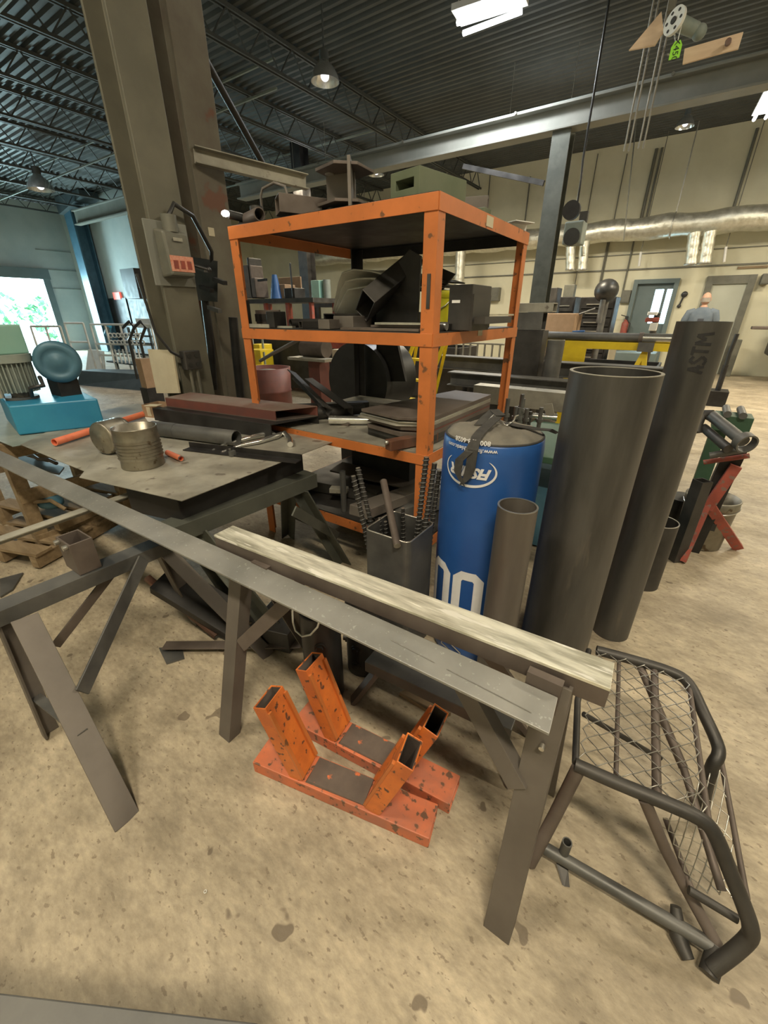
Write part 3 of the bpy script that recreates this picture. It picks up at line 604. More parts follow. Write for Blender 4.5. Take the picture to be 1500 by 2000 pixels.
# =================== ORANGE V STANDS ===================
def vstand(l,ex,corner,ang,loc_shift=0):
    """base corner at left/near, base runs along ang"""
    c=corner; d=V((math.cos(ang),math.sin(ang),0)); n=V((-d.y,d.x,0)); Lb,Wb,Hb=.61,.10,.05
    t=thing('v_stand',l,'stand',c+d*Lb/2+n*Wb/2,'orange V stands')
    P=lambda x,y,z:c+d*x+n*y+V((0,0,z))
    obj('base_beam',MB().rtube(P(0,Wb/2,Hb/2),P(Lb,Wb/2,Hb/2),Wb,Hb,.005),'salmon_orange',t,bevel=.004,label='orange base beam with worn ends')
    a0,a1=.168,.430
    obj('saddle_plate',MB().hexa([P(a0+.03,.008,Hb),P(a1-.03,.012,Hb),P(a1-.03,Wb-.006,Hb),P(a0+.035,Wb-.006,Hb),P(a0+.035,.012,Hb+.006),P(a1-.03,.012,Hb+.006),P(a1-.03,Wb-.006,Hb+.006),P(a0+.035,Wb-.006,Hb+.006)]),'worn_orange',t,label='worn brown plate between the arms')
    for s,x0,top in ((-1,a0,.285),(1,a1,.275)):
        lean=.10
        w=.05
        p=P(x0,Wb/2,Hb); q=P(x0+s*lean*1.0,Wb/2,Hb+top)
        arm=obj('arm',MB().rtube(p-(q-p)*.0,q,Wb*.92,w,.004,d),'orange_paint',t,bevel=.0025)
        obj('dark_inside',MB().rtube(p+(q-p)*.3,q-(q-p)*.012,Wb*.92-.009,w-.009,.001,d),'brown_steel',arm)
        # stiffener strips on the arm's inner face
        dirv=(q-p).normalized(); inner=(d*(-s)+V((0,0,0))); inner=(inner-dirv*inner.dot(dirv)).normalized()
        for yy in (-.45,.45):
            aa=p+n*Wb*yy*.9+inner*(w/2+.004); bb=q+n*Wb*yy*.9+inner*(w/2+.004)-dirv*.02
            obj('edge_strip',MB().bar(aa+dirv*.01,bb,.012,.008,inner),'rack_orange',arm)
    return t
c1=at(497,1507,z=0); d1=at(833,1656,z=0)-c1
vstand('near orange V-shaped stand with battered base, closest to the camera','', c1, math.atan2(d1.y,d1.x))
c2=V((-.862,.657,0)); ang=math.radians(6.6)
vstand('far orange V-shaped stand just behind the near one, touching black cylinders','', c2, ang)
# =================== LOW CHANNEL BENCH & BITS BEHIND ===================
zc=.2
a=at(712,1292,z=zc); b_=at(912,1386,z=zc); d_=(b_-a).normalized(); n_=V((-d_.y,d_.x,0))
t=thing('low_bench','low grey channel bench on short splayed legs under the front sawhorse','bench',((a.x+b_.x)/2,(a.y+b_.y)/2+.06,0))
b_=b_+d_*.15
obj('channel_top',MB().sweep(CD(.14,.05,.006),a+n_*.07+V((0,0,-.025)),b_+n_*.07+V((0,0,-.025))),'mill_steel',t,bevel=.004)
for f,s in ((.08,-1),(.92,1)):
    for y_ in (.02,.12):
        q=a.lerp(b_,f)+n_*y_+V((0,0,-.04)); obj('leg',MB().bar(q,q+d_*s*.08+n_*(y_-.07)*1.2+V((0,0,-zc+.042)),.04,.02),'brown_steel',t)
obj('wood_strip',MB().hexa([V((p.x,p.y,z_)) for z_ in (0,.018) for p in (at(780,1358,z=0),at(858,1408,z=0),at(880,1398,z=0),at(800,1350,z=0))]),'wood',label='thin wood strip on the floor behind the far orange stand',cat='strip')
# black bolted cylinders
def cylb(l,px,py,r,h,bol):
    c=at(px,py,z=0); c=V((c.x,c.y+r,0)); t=thing('bollard_sleeve',l,'cylinder',c,'black bolted cylinders')
    obj('shell',MB().pipe(c,c+V((0,0,h)),r,.006,36),'black_plastic',t)
    for k,(a_,z_) in enumerate(bol):
        d=V((math.cos(a_),math.sin(a_),0)); p=c+d*r+V((0,0,z_)); obj('bolt',MB().cyl(p-d*.004,p+d*.014,.014,n=6).cyl(p-d*.002,p+d*.004,.02,n=14),'dark_steel',t)
    return c
c_a=cylb('left black bolted cylinder, with a white wire loop hung in front of it',612,1372,.075,.42,[(-2.4,.12),(-2.4,.03),(-.9,.12),(-.9,.03),(-.9,.3)])
c_b=cylb('right black bolted cylinder, touching the low grey bench',692,1318,.075,.42,[(-1.4,.06),(-1.4,.15),(-2.6,.15)])
pts=[]
for px,py in ((571,1195),(572,1215),(577,1232),(590,1243),(606,1240),(620,1225),(624,1212)): pts.append(at(px,py,Y=c_a.y-.085))
p2=[at(px,py,Y=c_a.y-.085) for px,py in ((571,1195),(575,1170),(600,1150),(640,1140),(661,1155),(655,1180),(640,1200))]
obj('wire_loop',MB().tube(pts[::-1]+p2[1:],.0035,8),'white_plastic',label='white wire loop hanging on black cylinder under the long steel bar',cat='wire')
# =================== BIG PIPES, BAG, PAIL ===================
def pipe(l,rim,zt,m,cat='pipe',t=.006,lab='inner',n=48,name='steel_pipe'):
    """rim = px xmin,xmax,ymid ; stands upright on the floor"""
    P=at((rim[0]+rim[1])/2,rim[2],z=zt); k=pxm(P); r=(rim[1]-rim[0])/k/2
    for _ in range(6):
        xs=[]
        for i in range(32):
            q=P+V((math.cos(i*PI/16)*r,math.sin(i*PI/16)*r,0))-_C; xs.append(750+FPX*q.dot(_R)/q.dot(_F))
        r*=(rim[1]-rim[0])/(max(xs)-min(xs)); P=P+_R*((rim[0]+rim[1])/2-(max(xs)+min(xs))/2)/k
    return V((P.x,P.y,0)),r,zt
c,r,h=pipe('',(1113,1299,725),1.235,'')
t=thing('steel_pipe','largest open black steel pipe standing upright right of the small pipe and blue bag','pipe',c)
obj('wall',MB().pipe(c,c+V((0,0,h-.002)),r,.009,64),'pipe_steel',t); obj('cut_rim',MB().pipe(c+V((0,0,h-.002)),c+V((0,0,h)),r+.0005,.010,64),'sheet_steel',t)
CB,RB=c,r
cs,rs,hs=pipe('',(972,1052,987),.83,'')
t=thing('steel_pipe','small upright open steel pipe standing in front of blue bag','pipe',cs)
obj('wall',MB().pipe(cs,cs+V((0,0,hs-.002)),rs,.005,48),'pipe_brown',t); obj('cut_rim',MB().pipe(cs+V((0,0,hs-.002)),cs+V((0,0,hs)),rs+.0004,.006,48),'galvanized',t)
# tall ASTM pipe behind
Yp=1.92
a=at(1320,628,Y=Yp); b_=at(1434,628,Y=Yp); cA=V(((a.x+b_.x)/2,Yp,0)); rA=(b_.x-a.x)/2*.985; hA=(a.z+b_.z)/2
t=thing('steel_pipe','tallest dark steel pipe, marked ASTM by hand, standing behind the largest open pipe','pipe',cA)
obj('wall',MB().pipe(cA,cA+V((0,0,hA)),rA,.009,64),'pipe_steel',t)
# ASTM strokes drawn bottom to top, rotated 90 degrees
def strokes(lines,c,r,org,sc,m,t,w=.006,name='marking'):
    mb=MB()
    for ln in lines:
        P=[]
        for x,y in ln:   # glyph x -> up the pipe, glyph y -> to the left
            z_=org[1]+x*sc; a_=org[0]-y*sc/r
            P.append((V((c.x+(r+.0015)*math.cos(a_),c.y+(r+.0015)*math.sin(a_),z_)),V((math.cos(a_),math.sin(a_),0))))
        for (p,n1),(q,n2) in zip(P,P[1:]):
            if (q-p).length<1e-5: continue
            k=max(1,int((q-p).length/.012))
            pr=None
            for i in range(k+1):
                f=i/k; x_=p.lerp(q,f); nn=(n1.lerp(n2,f)).normalized(); x_=V((c.x,c.y,x_.z))+nn*(r+.0015); s_=(q-p).normalized().cross(nn).normalized()*w/2
                if pr: mb.add([pr[0],pr[1],x_+s_,x_-s_],[(0,1,2,3)])
                pr=(x_-s_,x_+s_)
    return obj(name,mb,m,t)
# which angle on the cylinder faces px ~1378 at y 690
def cyl_angle(px,py,c,r):
    d=at(px,py,z=0)-_C if py>620 else at(px,py,z=3)-_C
    d2=V((d.x,d.y)); o2=V((_C.x-c.x,_C.y-c.y)); A_=d2.dot(d2); B_=2*o2.dot(d2); C_=o2.dot(o2)-r*r; dis=B_*B_-4*A_*C_
    if dis<0: return None
    tt=(-B_-math.sqrt(dis))/(2*A_); p=_C+d*tt; return math.atan2(p.y-c.y,p.x-c.x),p.z
aA=cyl_angle(1352,722,cA,rA); aM=cyl_angle(1385,655,cA,rA)
sc=.055
G=[[(0,0),(.25,1),(.45,0)],[(.1,.35),(.55,.4)],[(1.15,.85),(.85,1),(.65,.75),(.9,.5),(1.15,.3),(.9,0),(.6,.1)],[(1.25,1),(1.85,1)],[(1.55,1),(1.5,0)],[(2.0,0),(2.05,1),(2.35,.4),(2.6,1),(2.75,0)]]
sc=(aM[1]-aA[1])/2.4
strokes(G,cA,rA,((aA[0]+aM[0])/2+.5*sc/rA,aA[1]-.01),sc,'marker_ink',t,.009)
# blue tackling bag, stands upside down
cb,rb,hb=pipe('',(868,1068,842),1.0,'')
cb=V((cb.x,cb.y,0)); 
lean=V((.0,0,0)); base=V((cb.x,cb.y,0))
print('BAG',cb,rb,'BIG',CB,RB,'SM',cs,rs,'ASTM',cA,rA,hA)
t=thing('tackling_bag','blue vinyl tackling bag standing upside down between the rack and the pipes','bag',base)
obj('body',MB().lathe(base,[(0,0),(rb*.93,0),(rb*.97,.02),(rb,.06),(rb*1.005,.5),(rb,hb-.05),(rb*.985,hb-.015),(rb*.95,hb-.004),(rb*.93,hb-.006)],72),'blue_vinyl',t)
mb=MB(); n=48
rings=[(0,.012),(.03,.02),(.07,.012),(.11,.018),(rb*.8,.008),(rb*.945,-.006),(rb*.955,-.012)]
for k,(rr,hh) in enumerate(rings):
    for i in range(n):
        a_=2*PI*i/n; mb.v.append(base+V((rr*math.cos(a_),rr*math.sin(a_),hb+hh+.004*math.sin(a_*5+k)*min(1,rr/.05)+.003*math.sin(a_*11)*(rr>.1))))
for k in range(len(rings)-1):
    for i in range(n): mb.f.append((k*n+i,k*n+(i+1)%n,(k+1)*n+(i+1)%n,(k+1)*n+i)); mb.sm.append(True)
obj('cloth_end',mb,'grey_cloth',t,label='folded grey cloth end of the bag')
obj('seam',MB().ring(base+V((0,0,hb-.006)),rb*.955,.004,n=64,k=6),'black_webbing',t)
def on_bag(a_,z_,o=.0025): return V((base.x+(rb*1.004+o)*math.cos(a_),base.y+(rb*1.004+o)*math.sin(a_),z_))
# strap: across the top and down the front as a loop
sa=cyl_angle(925,900,base,rb)[0]; z_lo=cyl_angle(914,945,base,rb)[1]
def ribbon(pts,w,m,name,t,side=None,th=.003):
    mb=MB(); pr=None
    pts=[(V(p),V(s)) for p,s in pts]
    for i,(p,s) in enumerate(pts):
        dd=(pts[min(i+1,len(pts)-1)][0]-pts[max(i-1,0)][0]).normalized(); nn=dd.cross(s).normalized()*th/2; s=s.normalized()*w/2
        cur=[p-s-nn,p+s-nn,p+s+nn,p-s+nn]; k=len(mb.v); mb.v+=cur
        if pr is not None:
            for j in range(4): mb.f.append((pr+j,pr+(j+1)%4,k+(j+1)%4,k+j)); mb.sm.append(False)
        pr=k
    mb.f+= [(0,1,2,3),(pr+3,pr+2,pr+1,pr)]; mb.sm+=[False]*2
    return obj(name,mb,m,t)
rad=V((math.cos(sa),math.sin(sa),0)); tan=V((-rad.y,rad.x,0)); top=base+V((0,0,hb+.03))
P=[(top+rad*-.02+V((0,0,.02)),tan),(top+rad*.06+V((0,0,.012)),tan),(top+rad*(rb*.75),tan),(top+rad*(rb*.98)+V((0,0,-.012)),tan),(top+rad*(rb+.016)+V((0,0,-.05)),tan*1+V((0,0,.0))),(top+rad*(rb+.014)+V((0,0,-.12))-tan*.004,tan),(base+rad*(rb+.012)-tan*.012+V((0,0,z_lo+.03)),tan+V((0,0,.35))),(base+rad*(rb+.012)-tan*.028+V((0,0,z_lo)),tan+V((0,0,.8)))]
ribbon(P,.036,'black_webbing','carry_strap',t)
P=[(base+rad*(rb+.014)-tan*.03+V((0,0,z_lo+.002)),tan+V((0,0,-.8))),(base+rad*(rb+.016)-tan*.05+V((0,0,z_lo+.04)),tan+V((0,0,-.4))),(base+rad*(rb+.02)-tan*.045+V((0,0,z_lo+.09)),tan),(top+rad*(rb+.018)-tan*.015+V((0,0,-.06)),tan),(top+rad*(rb*.9)-tan*.0+V((0,0,-.006)),tan)]
ribbon(P,.03,'black_webbing','carry_strap',t)
# folded strap & hardware on the top
def tp(px,py,dz=.03): return at(px,py,z=hb+dz)
P=[(tp(935,830,.015),V((.6,.6,0))),(tp(948,815,.04),V((.6,.6,0))),(tp(965,800,.055),V((.6,.6,0))),(tp(978,812,.045),V((.6,.6,0))),(tp(960,822,.02),V((.6,.6,0)))]
ribbon(P,.04,'black_webbing','folded_strap',t)
P=[(tp(985,826,.016),V((.1,1,0))),(tp(1015,832,.02),V((.1,1,0))),(tp(1050,838,.022),V((.1,1,0))),(tp(1075,840,.02),V((.1,1,0))),(tp(1088,846,-.01),V((.1,1,0)))]
ribbon(P,.035,'black_webbing','folded_strap',t)
obj('wire_clip',MB().tube([tp(966,810,.03),tp(962,816,.03),tp(975,824,.025),tp(990,831,.025),tp(1003,822,.03),tp(1007,813,.03),tp(1012,811,.03)],.0032,8).tube([tp(966,810,.03),tp(978,812,.03),tp(983,810,.034)],.0032,8),'bright_metal',t)
for px in (946,962): obj('buckle_ring',MB().ring(tp(px,822,.022),.013,.003,(.5,.4,.7),16,6),'bright_metal',t)
# lettering, upside down on the vinyl
def bagplace(ac,zc_):
    def f(x,y): # upside-down: x runs right->left seen from outside, y runs down
        a_=ac-x/rb; p=on_bag(a_,zc_-y,.0015); return p,V((math.cos(a_),math.sin(a_),0))
    return f
l0=cyl_angle(876,912,base,rb); l1=cyl_angle(968,918,base,rb); ac=(l0[0]+l1[0])/2; zc_=(l0[1]+l1[1])/2; LW=(l1[0]-l0[0])*rb
print('logo',math.degrees(l0[0]),math.degrees(l1[0]),zc_,LW)
obj('logo_name',text_mb('FISHER',LW*.27,bagplace(ac+.03,zc_-.004),shear=.35,bold=.0025),'white_vinyl',t)
def ribbon_arc(f,w,m,name):
    mb=MB(); pr=None; n=48
    for i in range(n+1):
        (x,y),(nx,ny),ww=f(i/n); 
        a1=ac-(x+nx*ww)/rb; a2=ac-(x-nx*ww)/rb; k=len(mb.v); mb.v+=[on_bag(a1,zc_-(y+ny*ww),.0012),on_bag(a2,zc_-(y-ny*ww),.0012)]
        if pr is not None: mb.f.append((pr,pr+1,k+1,k)); mb.sm.append(False)
        pr=k
    return obj(name,mb,m,t)
ea,eb=LW*.52,LW*.30
ribbon_arc(lambda f:((ea*math.cos(.5+f*4.6-1.2),eb*math.sin(.5+f*4.6-1.2)),(math.cos(.5+f*4.6-1.2),math.sin(.5+f*4.6-1.2)),.0045*math.sin(PI*f)**.6+.0005),.0,'white_vinyl','logo_oval')
obj('web_address',text_mb('www.fisherathletic.com',.021,bagplace(ac-.02,zc_+LW*.40),bold=.0004),'white_vinyl',t)
obj('phone_number',text_mb('800-438-6028',.024,bagplace(ac+.02,zc_+LW*.55),bold=.0006),'white_vinyl',t)
# big numerals "00" block style
def numeral(ac_,z0_,w,h):
    mb=MB(); c_=w*.27; tk=w*.30
    out=[(-w/2,c_),(-w/2+c_,0),(w/2-c_,0),(w/2,c_),(w/2,h-c_),(w/2-c_,h),(-w/2+c_,h),(-w/2,h-c_)]
    k=.55*c_; inn=[(-w/2+tk,tk+k*.4),(-w/2+tk+k*.3,tk),(w/2-tk-k*.3,tk),(w/2-tk,tk+k*.4),(w/2-tk,h-tk-k*.4),(w/2-tk-k*.3,h-tk),(-w/2+tk+k*.3,h-tk),(-w/2+tk,h-tk-k*.4)]
    pt=lambda x,z:on_bag(ac_+x/rb,z0_+z,.0015)
    for i in range(8):
        j=(i+1)%8
        for q in range(4):
            f0,f1=q/4,(q+1)/4; L_=lambda a,b,f:(a[0]+(b[0]-a[0])*f,a[1]+(b[1]-a[1])*f)
            for r_ in range(3):
                g0,g1=r_/3,(r_+1)/3
                A1=L_(L_(out[i],out[j],f0),L_(inn[i],inn[j],f0),g0);A2=L_(L_(out[i],out[j],f1),L_(inn[i],inn[j],f1),g0);A3=L_(L_(out[i],out[j],f1),L_(inn[i],inn[j],f1),g1);A4=L_(L_(out[i],out[j],f0),L_(inn[i],inn[j],f0),g1)
                mb.add([pt(*A1),pt(*A2),pt(*A3),pt(*A4)],[(0,1,2,3)])
    return obj('number',mb,'white_vinyl',t)
m0=cyl_angle(912,1118,base,rb); m1=cyl_angle(860,1086,base,rb)
w_=.135
wn=(cyl_angle(945,1140,base,rb)[0]-cyl_angle(885,1130,base,rb)[0])*rb
an=(cyl_angle(945,1140,base,rb)[0]+cyl_angle(885,1130,base,rb)[0])/2
print('num',wn,m0,m1)
ztop=m0[1]
numeral(an,ztop-.27,wn,.27); numeral(an-(wn+.014)/rb,ztop-.27,wn,.27)
wl=[(875,1245),(868,1243),(862,1262),(880,1270),(897,1283),(899,1275),(880,1258),(866,1250)]
obj('wire_clip',MB().tube([at(x,y,Y=base.y-rb-.012) for x,y in [(856,1238),(866,1243),(862,1255),(895,1285),(899,1276),(866,1243)]],.003,6),'bright_metal',t)
# rebar container: upright square tube with rounded corners
zp=.60
Pc=[at(x,y,z=zp) for x,y in ((716,1030),(796,1064),(850,1019),(776,1000))]
ctr=sum(Pc,V((0,0,0)))/4; ctr=V((-.808,1.295,0)); hw=.108
def rrect(c,h,r,z,k=5):
    out=[]
    for sx,sy,a0 in ((1,1,0),(-1,1,PI/2),(-1,-1,PI),(1,-1,1.5*PI)):
        for i in range(k+1):
            a=a0+PI/2*i/k; out.append(V((c.x+sx*(h-r)+r*math.cos(a),c.y+sy*(h-r)+r*math.sin(a),z)))
    return out
mb=MB(); n=24
L_=[rrect(ctr,hw,.025,0),rrect(ctr,hw,.025,zp),rrect(ctr,hw-.006,.02,zp),rrect(ctr,hw-.006,.02,.01)]
mb.v=sum(L_,[]); 
for k in range(3):
    for i in range(n): mb.f.append((k*n+i,k*n+(i+1)%n,(k+1)*n+(i+1)%n,(k+1)*n+i)); mb.sm.append(False)
mb.f.append(tuple(range(3*n,4*n))); mb.sm.append(False)
t=thing('square_tube_bin','upright square steel tube holding rebar and a brown bar, left of the blue bag','bin',ctr)
obj('tube_wall',mb,'mill_steel',t); obj('cut_rim',MB().tube(rrect(ctr,hw-.003,.023,zp),.0035,6,closed=True),'galvanized',t)
def rebar(l,a,b_,r=.011,fine=False):
    a=V(a); b_=V(b_); t=thing('rebar',l,'rebar',(a.x,a.y,min(a.z,b_.z)),'threaded bars in the square tube')
    obj('core',MB().cyl(a,b_,r*.82,n=12),'dark_steel',t); mb=MB(); L=(b_-a).length; d,s_,u=basis(b_-a); N_=int(L/.019)
    for k in range(N_):
        c=a+d*(k+.5)*.019; q=V(d)+s_*.25; mb.ring(c,r*.95,r*.22,q,12,5)
    obj('ribs',mb,'mill_steel',t); obj('cut_end',MB().cyl(b_,b_+d*.0015,r*.8,n=12),'galvanized',t)
def inpail(dx,dy,z): return V((ctr.x+dx,ctr.y+dy,z))
YR=ctr.y
def top(px,py,Y): return at(px,py,Y=Y)
rebar('ribbed bar leaning left, longest of the left pair in the square tube',inpail(.0,-.01,.03),top(699,914,1.27),.0115)
rebar('ribbed bar leaning left, shorter outer one of the left pair',inpail(-.035,-.04,.03),top(690,930,1.22),.0115)
rebar('short ribbed bar standing low behind the brown bar in the square tube',inpail(.01,.05,.03),top(787,993,1.36),.0095)
rebar('ribbed bar standing tallest against the orange rack post',inpail(.02,.04,.03),top(833,893,1.39),.0125)
rebar('ribbed bar second from the rack post, with bright cut end',inpail(.06,.0,.03),top(849,905,1.42),.0125)
rebar('ribbed bar closest to blue bag, right of the other bars',inpail(.07,.07,.03),top(858,920,1.45),.011)
rebar('very short ribbed bar just showing above the rim of the square tube',inpail(-.05,.0,.03),top(741,1012,1.30),.009)
rebar('second very short ribbed bar at the tube rim',inpail(-.03,.02,.03),top(753,1019,1.29),.009)
a=top(776,1066,1.172); b_=top(749,940,1.42)
t=thing('round_bar','brown round bar lying tipped over the front rim of the square tube','bar',a); obj('bar',MB().cyl(a,b_,.0155,n=18),'brown_steel',t); obj('end_face',MB().cyl(a+(a-b_).normalized()*.001,a,.0145,n=18),'sheet_steel',t)
# =================== TAN COLUMNS ===================
t=thing('steel_column','big tan H-section column left of the rack, carrying the grey switch box','column',(-2.98,1.78,0))
obj('h_section',MB().sweep(IB(.235,.235,.02),(-2.98,1.79,.02),(-2.98,1.79,ZC-.05),(1,0,0)),'column_paint',t,bevel=.003); obj('base_plate',MB().box((-2.98,1.78,.01),(.42,.42,.02)),'column_paint',t)
t=thing('steel_column','second tan H-section column just behind the first, with rust stains and a dark brace','column',(-3.32,2.42,0))
obj('h_section',MB().sweep(IB(.27,.27,.02),(-3.36,2.42,.02),(-3.36,2.42,ZC-.05),(1,0,0)),'rusty_column',t,bevel=.003); obj('base_plate',MB().box((-3.32,2.42,.01),(.42,.45,.02)),'column_paint',t)
obj('diagonal_brace',MB().cyl(at(350,25,Y=2.45),at(512,318,Y=3.4),.028,n=12),'black_steel',t)
a=at(413,453,X=-3.222); obj('sticker',MB().box((a.x,a.y,a.z),(.004,.05,.055)),'cream_card',t)
obj('jib_channel',MB().sweep(CH(.06,.10,.008),at(380,302,Y=2.3),at(600,356,Y=3.1)),'sheet_steel',label='tan channel arm running right from the second column over the rack top',cat='channel',bevel=.002)
# switch box
c=V((-2.80,1.74,1.86)); 
bx=-2.862
t=thing('disconnect_switch','grey electrical switch box with orange warning label on the tan column','switch box',(bx+.07,1.78,1.40))
za=at(330,585,X=-2.76).z
c0=at(292,440,X=bx); c1=at(385,560,X=bx); print
y0,y1=1.62,1.90; z0,z1=at(330,558,X=bx+.05).z,at(330,432,X=bx+.05).z
obj('back_plate',MB().box((bx+.008,(y0+y1)/2,(z0+z1)/2),(.012,y1-y0,z1-z0)),'beam_paint',t,bevel=.003)
obj('housing',MB().hexa([(bx+.014,y0+.05,z0+.045),(bx+.12,y0+.06,z0+.055),(bx+.12,y1-.06,z0+.055),(bx+.014,y1-.05,z0+.045),(bx+.014,y0+.05,z1-.04),(bx+.10,y0+.06,z1-.06),(bx+.10,y1-.06,z1-.06),(bx+.014,y1-.05,z1-.04)]),'box_grey',t,bevel=.012)
obj('warning_label',MB().box((bx+.121,(y0+y1)/2,z0+.12),(.003,.155,.085)),'warn_label',t); 
for k in range(3): obj('label_print',MB().box((bx+.1235,(y0+y1)/2-.045+.045*k,z0+.115),(.002,.03,.045)),'red_paint',t)
obj('nameplate',MB().box((bx+.117,(y0+y1)/2,z0+.25),(.003,.06,.018)),'galvanized',t)
obj('lever',MB().cyl((bx+.06,y1-.055,z0+.13),(bx+.14,y1+.03,z0+.10),.009,n=10).sphere((bx+.14,y1+.03,z0+.10),.016,10),'black_plastic',t)
obj('conduit_hub',MB().cyl((bx+.06,(y0+y1)/2,z1-.06),(bx+.06,(y0+y1)/2,z1+.03),.045,n=16),'box_grey',t)
obj('cable',MB().tube([(bx+.06,(y0+y1)/2,z1+.02),(bx+.08,1.8,z1+.09),(bx+.06,1.93,z1+.05),(-2.9,2.1,z1-.12),(-3.1,2.2,z1-.3)],.014,10),'black_plastic',t)
# outlet box low on the column
t=thing('outlet_box','small dark outlet box on a pipe at the foot of the big tan column','outlet',(-2.79,1.9,.95))
ob=at(373,703,X=-2.79); obj('housing',MB().box(ob,(.06,.12,.12)),'dark_steel',t,bevel=.006)
for dy in (-.028,.028):
    for dz in (-.028,.028): obj('socket',MB().cyl(ob+V((.03,dy,dz)),ob+V((.034,dy,dz)),.016,n=10),'black_plastic',t)
obj('conduit',MB().cyl(ob+V((0,-.02,-.06)),V((ob.x,ob.y-.02,0.02)),.012,n=8).cyl(ob+V((0,.03,-.06)),V((ob.x,ob.y+.03,.02)),.012,n=8),'box_grey',t)
obj('cord',MB().tube([ob+V((0,-.06,.02)),ob+V((0,-.13,.06)),ob+V((-.01,-.2,.18)),ob+V((-.02,-.23,.5))],.009,8),'black_plastic',t)
# junk on and between columns
def hangers(l,cat,pts,r,m,name):
    return obj(name,MB().tube(pts,r,8),m,label=l,cat=cat)
hangers('dark hose hanging between the two tan columns','hose',[at(395,520,Y=2.15),at(402,600,Y=2.15),at(412,680,Y=2.15),at(418,760,Y=2.15)],.03,'black_steel','hanging_hose')
hangers('black pipe standing behind the rack left post','pipe',[at(455,620,Y=2.3),at(462,700,Y=2.3),at(470,775,Y=2.3)],.035,'black_steel','standing_pipe')
t=thing('tool_rail','dark bracket with clamps fixed between the tan columns behind the switch box','bracket',at(400,570,Y=2.1))
obj('plate',MB().hexa([at(x,y,Y=2.12+dy) for dy in (0,.04) for x,y in ((372,585),(425,590),(425,510),(368,500))]),'dark_steel',t)
for k,(px,py) in enumerate(((380,520),(392,560),(408,600),(418,545))): obj('clamp',MB().bar(at(px,py,Y=2.08),at(px+22,py+8,Y=2.05),.03,.025),'black_steel' if k%2 else 'mill_steel',t)
t=thing('dark_locker','tall black locker behind the tan columns, left of the rack','locker',at(420,700,Y=2.9))
cc=at(425,690,Y=3.0); obj('body',MB().box((cc.x,3.05,.75),(.32,.3,1.5)),'black_steel',t,bevel=.004); obj('door',MB().box((cc.x+.0,2.89,.75),(.28,.012,1.4)),'black_steel',t)
# =================== ORANGE RACK ===================
RX0,RX1,RY0,RY1=-2.15,-.905,1.68,2.77; ZT=1.81
t=thing('storage_rack','orange steel storage rack with four posts and loaded shelves, centre of picture','rack',((RX0+RX1)/2,(RY0+RY1)/2,0))
w=.062
def post(x,y,sx,sy):
    pr=[(0,0),(w*sx,0),(w*sx,.006*sy),(.006*sx,.006*sy),(.006*sx,w*sy),(0,w*sy)]
    if sx*sy<0: pr=pr[::-1]
    mb=MB(); n=len(pr); A=[V((x+a,y+b,0)) for a,b in pr]; B=[V((x+a,y+b,ZT)) for a,b in pr]
    mb.add(A+B,[(i,(i+1)%n,(i+1)%n+n,i+n) for i in range(n)]+[tuple(range(n-1,-1,-1)),tuple(range(n,2*n))]); return mb
posts=[post(RX0,RY0,1,1),post(RX1,RY0,-1,1),post(RX0,RY1,1,-1),post(RX1,RY1,-1,-1)]
for k,p in enumerate(posts):
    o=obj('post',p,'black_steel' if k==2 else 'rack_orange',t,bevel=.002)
    if k==1: fp=o
obj('slotted_plate',MB().box((RX1-.028,RY0-.0015,at(822,570,Y=RY0).z),(.016,.003,at(822,532,Y=RY0).z-at(822,600,Y=RY0).z)),'dark_steel',fp)
def shelf(z,h,bm,deck,th=.006,lip=0,skirt=.004):
    e=.004
    mb=MB().box(((RX0+RX1)/2,RY0-skirt/2-.0005,z-h/2),(RX1-RX0,skirt,h)); obj('front_beam',mb,bm,t,bevel=.0015)
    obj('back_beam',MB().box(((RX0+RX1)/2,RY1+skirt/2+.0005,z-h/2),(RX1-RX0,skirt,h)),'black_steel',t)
    for x in (RX0-skirt/2-.0005,RX1+skirt/2+.0005): obj('side_beam',MB().box((x,(RY0+RY1)/2,z-h/2),(skirt,RY1-RY0,h)),bm,t)
    obj('deck',MB().box(((RX0+RX1)/2,(RY0+RY1)/2,z-th/2+e),(RX1-RX0-.012,RY1-RY0-.012,th)),deck,t)
ZM=1.322; ZL=.785; ZB=.30
shelf(ZT,.058,'rack_orange','black_steel'); shelf(ZM,.053,'rack_orange','dark_steel'); shelf(ZL,.052,'rack_orange','sheet_steel'); shelf(ZB,.06,'rack_orange','dark_steel')
for (x,y,Y_) in ((957,433,None),(938,647,None)):
    a=at(x,y,X=RX1+.006); s=.035
    obj('paper_label',MB().box(a,(.002,.08 if y<500 else .055,.042)),'cream_card',t)
# ----- on top of the rack -----
def tb(name,l,cat,a,b_,w_,h_,m,th=.005,up=(0,0,1),g=None,bev=.002):   # open box tube
    return obj(name,MB().rtube(a,b_,w_,h_,th,up),m,label=l,cat=cat,group=g,bevel=bev)
ztp=ZT+.005
a=at(790,345,Y=1.75); 
x0=at(757,345,Y=1.74).x; x1=at(832,340,Y=1.74).x
tb('box_tube','dusty green box tube lying on the rack top above the front post','tube',V((x0+.088,1.73,ztp+.048)),V((x0+.15,2.02,ztp+.048)),.16,.092,'olive_green',.03)
